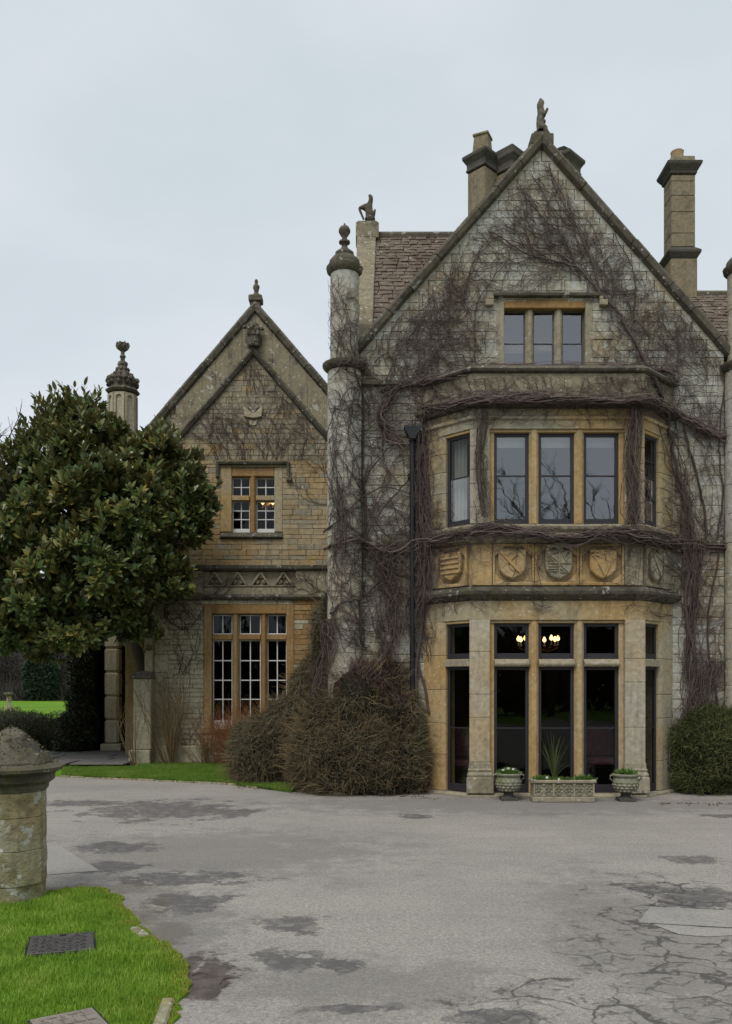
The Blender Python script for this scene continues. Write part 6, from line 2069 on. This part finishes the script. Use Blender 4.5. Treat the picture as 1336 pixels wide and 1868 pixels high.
def urn(px, pyb, label, plabel):
    p = gnd(px, pyb)
    p.y = min(p.y, BY - .36); p.x = (px - 668) * p.y / FPX
    u = thing('urn', label, 'urn', (p.x, p.y, 0.0), )
    k = p.y / FPX
    MB().loft([[(a * e, b * e, z) for a, b in ((-1, -1), (1, -1), (1, 1), (-1, 1))] for e, z in ((.12, .004), (.12, .05), (.10, .055))]).lathe((0, 0, .05), [(.10, 0), (.085, .02), (.07, .05), (.08, .08), (.11, .095)], 14).build('foot', 'soot', u, smooth=True, angle=.6)
    bowl = MB().lathe((0, 0, .14), [(.10, 0), (.15, .03), (.178, .08), (.188, .14), (.18, .20), (.172, .22), (.175, .235), (.20, .245), (.205, .265), (.185, .275), (.165, .26), (.15, .2)], 24).build('bowl', 'planter', u, smooth=True, angle=.6)
    dm = MB()
    for row in range(4):
        z = .165 + row * .042; rr = (.150, .176, .188, .186)[row]
        for j in range(16):
            a = (j + .5 * (row % 2)) * math.pi / 8
            c_ = Vector((rr * math.cos(a), rr * math.sin(a), z)); t_ = Vector((-math.sin(a), math.cos(a), 0)); o_ = Vector((math.cos(a), math.sin(a), .0))
            w_ = rr * .19
            dm.add([c_ + t_ * w_, c_ + Vector((0, 0, .022)), c_ - t_ * w_, c_ - Vector((0, 0, .022)), c_ + o_ * .016], [(0, 1, 4), (1, 2, 4), (2, 3, 4), (3, 0, 4)])
    tag(dm.build('lattice_relief', 'planter', bowl), kind='stuff')
    for s_ in (-1, 1):
        MB().tube([(s_ * .18, 0, .39), (s_ * .225, 0, .39), (s_ * .235, 0, .34), (s_ * .185, 0, .30)], .014, 6).build('handle', 'planter', u, smooth=True)
    MB().lathe((0, 0, .385), [(.155, 0), (.15, .012), (.05, .02)], 14).build('soil', 'soil', u)
    pl_ = thing('bedding_plant', plabel, 'plant', (p.x, p.y, .40))
    leaves_ball((0, 0, 0), (.17, .17, .06), 420, .055, .022, 'bedding', 'foliage', pl_)
    return p, pl_


p1, b1 = urn(928, 1458, 'lattice-carved stone urn in front of the pier on the drainpipe side of the bay', 'green leafy bedding with white blooms in the urn on the drainpipe side')
p2, b2 = urn(1142, 1462, 'lattice-carved stone urn standing in front of the bay pier nearest the green sprigged shrub', 'green leafy bedding plant in the urn nearest the green sprigged shrub')


def flower(parent, x, y, z, r=.02):
    mb = MB()
    for k in range(5):
        a = k * 2 * math.pi / 5
        mb.add([(x, y, z), (x + r * math.cos(a - .5), y + r * math.sin(a - .5), z + .012), (x + r * 1.3 * math.cos(a), y + r * 1.3 * math.sin(a), z + .008), (x + r * math.cos(a + .5), y + r * math.sin(a + .5), z + .012)], [(0, 1, 2, 3)])
    mb.add([(x - r * .9, y - .012, z - r * .2), (x + r * .9, y - .012, z - r * .2), (x + r * .7, y - .012, z + r * 1.1), (x - r * .7, y - .012, z + r * 1.1)], [(0, 1, 2, 3)])
    return mb.build('bloom', 'pot_white', parent)


flower(b1, -.02, -.10, .085); flower(b1, .05, -.12, .075); flower(b1, -.10, -.1, .06)

# long carved trough
T0, T1 = gnd(972, 1465), gnd(1088, 1465)
tx = (T0.x + T1.x) / 2; ty = T0.y
tro = thing('trough', 'long pale stone trough carved with quatrefoils in front of the middle door', 'trough', (tx, ty, 0))
hw_ = (T1.x - T0.x) / 2; dp = .30; k = ty / FPX
MB().box(-hw_ + .01, hw_ - .01, .012, dp, .004, .085).build('base', 'frieze', tro, bevel=.012)
MB().box(-hw_ + .02, hw_ - .02, .035, dp - .02, .088, .285).build('body', 'planter', tro, bevel=.004)
MB().box(-hw_ - .01, hw_ + .01, .0, .06, .288, .335).box(-hw_ - .01, hw_ + .01, dp - .05, dp + .01, .288, .335).box(-hw_ - .01, -hw_ + .05, .06, dp - .05, .288, .335).box(hw_ - .05, hw_ + .01, .06, dp - .05, .288, .335).build('rim', 'frieze', tro, bevel=.01)
MB().box(-hw_ + .05, hw_ - .05, .06, dp - .05, .286, .312).build('soil', 'soil', tro)
F_ = Face((0, .035), (1, 0), (0, -1))
for i in range(6):
    c_ = -hw_ + .02 + (i + .5) * (2 * hw_ - .04) / 6; w_ = (2 * hw_ - .04) / 12
    mb = MB()
    for (du, dz) in ((-.5, 0), (.5, 0), (0, .5), (0, -.5)):
        n = 10; ring = []
        for a_ in range(n):
            t_ = a_ * 2 * math.pi / n
            ring.append((math.cos(t_), math.sin(t_)))
        R_, r_ = w_ * .44, w_ * .30
        for a_ in range(n):
            q0, q1 = ring[a_], ring[(a_ + 1) % n]
            cu, cz = c_ + du * w_ * .95, .186 + dz * w_ * 1.1
            mb.fprism(F_, [(cu + q0[0] * r_, cz + q0[1] * r_), (cu + q0[0] * R_, cz + q0[1] * R_), (cu + q1[0] * R_, cz + q1[1] * R_), (cu + q1[0] * r_, cz + q1[1] * r_)], 0, .014)
    for su in (-1, 1):
        for sz in (-1, 1):
            mb.fprism(F_, [(c_ + su * w_, .186 + sz * .095), (c_ + su * w_ * .6, .186 + sz * .095), (c_ + su * w_, .186 + sz * .05)][::su * sz], 0, .018)
    mb.build('quatrefoil', 'frieze', tro)
for u in (-hw_ + .03, -hw_ * .33, hw_ * .33 - .0, hw_ - .03):
    MB().obox(F_, u - .012, u + .012, 0, .022, .09, .284).build('rail', 'frieze', tro, bevel=.003)
bt = thing('bedding_plant', 'low green bedding with small white blooms along the carved trough', 'plant', (tx, ty + .15, .31))
leaves_ball((-hw_ * .65, 0, 0), (.16, .10, .06), 300, .05, .02, 'bedding', 'foliage', bt)
leaves_ball((0, 0, 0), (hw_ * .8, .09, .035), 500, .045, .018, 'bedding', 'foliage', bt)
leaves_ball((hw_ * .68, 0, 0), (.18, .10, .06), 320, .055, .02, 'bedding', 'foliage', bt)
flower(bt, -hw_ * .52, -.08, .05, .022); flower(bt, -hw_ * .15, -.1, .03, .018)
sp_ = thing('spiky_plant', 'tall spiky grass-like plant rising from the middle of the trough', 'plant', (gnd(1015, 1465).x, ty + .17, .31))
n = 46; a = RNG.uniform(0, 6.28, n); le = np.abs(RNG.normal(.18, .16, n))
D = np.stack([np.sin(le) * np.cos(a), np.sin(le) * np.sin(a) * .6, np.cos(le)], 1)
ls = []
for i in range(n):
    L = RNG.uniform(.3, .85); s_ = np.linspace(0, 1, 8)[:, None]
    pts = D[i] * L * s_ + np.array([D[i][0], D[i][1], -.25]) * L * .5 * s_ ** 2.5
    ls.append((pts, np.linspace(.007, .0015, 8)))
tag(link('leaves', tubes_mesh('leaves', ls, 'spiky', 3), sp_), kind='stuff')

# ================================================================== BEHIND THE GLASS
def chandelier(x, y, z, R, n, label, sc=1.0):
    c_ = thing('chandelier', label, 'chandelier', (x, y, z))
    MB().lathe((0, 0, 0), [(.01, -.12), (.05, -.08), (.06, -.02), (.025, .05), (.04, .12), (.012, .2), (.012, .75)], 10).build('column', 'brass', c_, smooth=True)
    for k in range(n):
        a = k * 2 * math.pi / n + .35; ca, sa = math.cos(a), math.sin(a)
        arm = MB().tube([(0, 0, 0), (ca * R * .5, sa * R * .5, -.09), (ca * R, sa * R, -.02), (ca * R, sa * R, .03)], .009, 6).build('arm', 'brass', c_, smooth=True)
        MB().lathe((ca * R, sa * R, .03), [(.028, 0), (.03, .012), (.012, .015), (.012, .08)], 8).build('candle', 'white', arm)
        MB().lathe((ca * R, sa * R, .11), [(.010, 0), (.032, .02), (.036, .045), (.022, .08), (.004, .105)], 8).build('bulb', 'bulb', arm, smooth=True)
    return c_


cz_ = EYE + (HOR - 1167) * 16.6 / FPX
chandelier((982 - 668) * 16.6 / FPX, 16.6, cz_ - .14, .37, 9, 'lit brass candle chandelier behind the top lights of the ground floor bay')
cz_ = EYE + (HOR - 919) * 21.6 / FPX
chandelier((488.5 - 668) * 21.6 / FPX, 21.6, cz_ - .12, .13, 5, 'small lit chandelier behind the upper window of the wing')

# curtain and blinds on the first floor
def curtain(F, u0, u1, v, z0, z1, mat, name, label, cat, waves=5, taper=.0):
    n = 40; rings = []
    for z, s_ in ((z0, 1 - taper), (z0 * .5 + z1 * .5, 1 - taper * .6), (z1, 1)):
        rings.append([F.p(u0 + (u1 - u0) * s_ * i / n, v + .03 * math.sin(i / n * waves * 6.28), z) for i in range(n + 1)])
    mb = MB(); k = n + 1
    for r in rings: mb.v += r
    mb.f = [(j * k + i, j * k + i + 1, (j + 1) * k + i + 1, (j + 1) * k + i) for j in range(2) for i in range(n)]
    o = mb.build(name, mat, None, smooth=True)
    return tag(o, label, cat)


curtain(FL, .42, .74, -.22, UZ0 + .02, UZ1 - .06, 'curtain', 'curtain', 'cream curtain hanging in the side light of the upper bay', 'curtain', 4, .0)
for i, (a, b) in enumerate(Lts):
    m_ = MB(); m_.obox(FB, a + .03, b - .03, -.26, -.24, zB(809), zB(786))
    tag(m_.build('roller_blind', 'blind', None, bevel=.004), 'white roller blind pulled a little way down behind an upper bay window', 'blind', 'roller blinds of the upper bay')
# dotted pink chairs behind the doors
for (px, py, d, lab) in ((838, 1395, 14.6, 'dark pink patterned chair seen through the side door'), (1100, 1400, 14.9, 'dark pink patterned chair seen through the door behind an urn')):
    c_ = at(px, py, d); ch = thing('chair', lab, 'chair', (c_.x, c_.y, .065))
    MB().box(-.24, .24, -.22, .24, .33, .45).build('seat', 'fabric_pink', ch, bevel=.03)
    MB().box(-.24, .24, .17, .28, .452, .98).build('backrest', 'fabric_pink', ch, bevel=.04)
    for sx in (-.2, .2):
        for sy in (-.18, .2): MB().box(sx - .02, sx + .02, sy - .02, sy + .02, 0, .328).build('leg', 'iron', ch)

# ================================================================== TREES FARTHER OFF
def bare_tree_lines(h, seed, levels=5):
    rs = random.Random(seed); out = []
    def br(p, d, L, r, lv):
        k = 5; pts = [p]; q_ = p
        for i in range(k):
            d = (d + Vector((rs.gauss(0, .09), rs.gauss(0, .09), rs.gauss(.03, .06)))).normalized(); q_ = q_ + d * L / k; pts.append(q_)
            if lv > 0 and i >= (1 if lv < levels else 2):
                for _ in range(1 if lv > 1 else 2):
                    e = (d + Vector((rs.gauss(0, .65), rs.gauss(0, .65), rs.gauss(.15, .3)))).normalized()
                    br(q_, e, L * rs.uniform(.42, .68), r * .5, lv - 1)
        out.append((np.array([tuple(v) for v in pts]), np.linspace(r, r * .45, len(pts))))
    br(Vector((0, 0, 0)), Vector((0, 0, 1)), h * .62, h * .018, levels)
    return out


tree_me = [tubes_mesh('tree_limbs', bare_tree_lines(17, 3, 4), 'woods', 3), tubes_mesh('tree_limbs', bare_tree_lines(15, 8, 4), 'woods', 3)]


def far_tree(x, y, s_, k, label, group=None):
    t_ = thing('bare_tree', label, 'tree', (x, y, 0), group)
    o = link('limbs', tree_me[k], t_); o.scale = (s_,) * 3; o.rotation_euler = (0, 0, random.uniform(0, 6.28))
    MB().tube([(0, 0, 0), (0, 0, 1.0), (0, 0, 2.6)], [.42 * s_, .34 * s_, .27 * s_], 8).build('trunk', 'bark', t_, smooth=True)
    return t_


random.seed(140)
a_ = at(-32, 1255, 62); far_tree(a_.x, 62, 1.15, 0, 'bare winter tree rising behind the magnolia')
a_ = at(-120, 1255, 68); far_tree(a_.x, 68, 1.15, 1, 'bare winter tree rising behind the magnolia and its bare neighbour')
# trees across the drive, mirrored in the windows
for i, (x, y, s_) in enumerate([(-13, -20, .86), (-6.5, -25, .84), (-1.0, -22, .80), (4.5, -26, .92), (10, -21, .78), (16, -25, .9), (-20, -26, .9), (7.5, -32, 1.0), (1.8, -33, 1.04), (-4, -30, 1.0), (-9.5, -32, 1.05), (13, -30, 1.0), (6, -23, .74), (2.2, -25, .78), (12, -36, 1.1), (-15, -33, 1.0)]):
    far_tree(x, y, s_ * .89, i % 2, 'bare tree across the drive, mirrored in the bay windows', 'trees across the drive')

# far woodland edge
random.seed(150)
ls = []
for i in range(150):
    x = random.uniform(-75, -8); y = random.uniform(116, 132); h = random.uniform(9, 17)
    p = Vector((x, y, 0)); pts = [(x + random.gauss(0, .15) * j, y, h * j / 4) for j in range(5)]
    ls.append((np.array(pts), np.linspace(.28, .05, 5) * random.uniform(.5, 1.2)))
    for _ in range(60):
        t_ = random.uniform(.1, 1); b = np.array([x, y, h * t_]); d = np.array([random.gauss(0, 1), random.gauss(0, .6), random.uniform(.1, 1)]) * random.uniform(.8, 2.6)
        ls.append((np.array([b, b + d * .5 + RNG.normal(0, .2, 3), b + d]), np.array([.07, .05, .02])))
wood = link('far_woodland', tubes_mesh('far_woodland', ls, 'woods', 3))
tag(wood, 'dark leafless woodland along the far edge of the lawn', 'woodland', kind='stuff')
shrub('evergreen_bush', 'blue-green evergreen bush at the edge of the far woodland', 'bush', [((at(75, 1255, 114).x, 114, 3.0), (2.2, 1.6, 3.4)), ((at(72, 1255, 114).x, 114.3, 5.2), (1.6, 1.2, 2.5))], 5000, .5, .22, 'evergreen', (0, 0, -.2))
P = np.stack([RNG.uniform(-80, -8, 9000), RNG.uniform(114, 121, 9000), np.zeros(9000)], 1); D = RNG.normal(0, .5, (9000, 3)); D[:, 2] = 1; D /= np.linalg.norm(D, axis=1)[:, None]
tag(link('undergrowth', blades_mesh('undergrowth', P, D, RNG.uniform(.8, 3.2, 9000), .16, 'woods', .4, 1)), 'brown tangled undergrowth below the far woodland', 'undergrowth', kind='stuff')
# belt of dark shrubs far behind the viewer that closes the drive
P = np.stack([RNG.uniform(-40, 40, 9000), RNG.uniform(-40, -34, 9000), RNG.uniform(0, 5.5, 9000)], 1); D = RNG.normal(0, .6, (9000, 3)); D[:, 2] = 1; D /= np.linalg.norm(D, axis=1)[:, None]
tag(link('shrub_belt', blades_mesh('shrub_belt', P, D, RNG.uniform(.8, 2.0, 9000), .5, 'evergreen', .4, 1)), 'dark evergreen shrub belt across the drive', 'shrubs', kind='stuff')

P = np.stack([RNG.uniform(-36, -28, 9000), RNG.uniform(-32, 14, 9000), RNG.uniform(0, 8, 9000)], 1); D = RNG.normal(0, .6, (9000, 3)); D[:, 2] = 1; D /= np.linalg.norm(D, axis=1)[:, None]
tag(link('shrub_belt', blades_mesh('shrub_belt', P, D, RNG.uniform(.8, 2.2, 9000), .6, 'evergreen', .4, 1)), 'tall dark evergreen belt along the side of the grounds', 'shrubs', kind='stuff')
# stone pedestal on the far lawn
pp_ = gnd(16, 1302)
pd = thing('pedestal', 'lichen-spotted stone sundial pedestal on the far lawn', 'pedestal', (pp_.x, pp_.y, 0))
MB().loft([[(a * e, b * e, z) for a, b in ((-1, -1), (1, -1), (1, 1), (-1, 1))] for e, z in ((.40, 0), (.40, .10), (.34, .12), (.32, .2), (.25, .28), (.24, .36), (.18, .52))]).build('base', 'mossy', pd, bevel=.02)
MB().lathe((0, 0, .523), [(.19, 0), (.17, .03), (.155, .08), (.155, .58), (.17, .62)], 8).build('shaft', 'mossy', pd)
MB().lathe((0, 0, 1.147), [(.18, 0), (.24, .06), (.32, .11), (.33, .2), (.28, .25), (.1, .26)], 12).build('top', 'mossy_cap', pd)

# ================================================================== SMALL THINGS ON THE GROUND
random.seed(160)
mb = MB()
for _ in range(260):
    px = random.uniform(430, 800) if random.random() < .75 else random.uniform(1200, 1336)
    line = 1434 + (px - 430) * .055 if px < 800 else 1466
    py = line + abs(random.gauss(0, 2.2)) + (1 if px < 800 else 0)
    p = gnd(px, py); s_ = random.uniform(.012, .028); a = random.uniform(0, 6.28)
    mb.add([(p.x + s_ * math.cos(a), p.y + s_ * math.sin(a), .008), (p.x + s_ * .6 * math.cos(a + 1.6), p.y + s_ * .6 * math.sin(a + 1.6), .02), (p.x + s_ * math.cos(a + 3.1), p.y + s_ * math.sin(a + 3.1), .01), (p.x + s_ * .6 * math.cos(a + 4.7), p.y + s_ * .6 * math.sin(a + 4.7), .007)], [(0, 1, 2, 3)])
tag(mb.build('leaf_litter', 'deadleaf'), 'scatter of dead leaves along the foot of the clipped shrubs', 'leaves', kind='stuff')
for i, (px, py, L_) in enumerate([(365, 1783, .09), (410, 1795, .11)]):
    p = gnd(px, py, .02); tw = MB().tube([(-L_ / 2, 0, .012), (0, .01, .02), (L_ / 2, -.015, .012)], [.006, .005, .003], 5).build('fallen_twig', 'vine')
    tw.location = (p.x, p.y, .025); tw.rotation_euler = (0, 0, .3 + i)
    tag(tw, ['short dark twig lying on the mud near the lawn', 'forked dark twig lying at the edge of the mud'][i], 'twig')
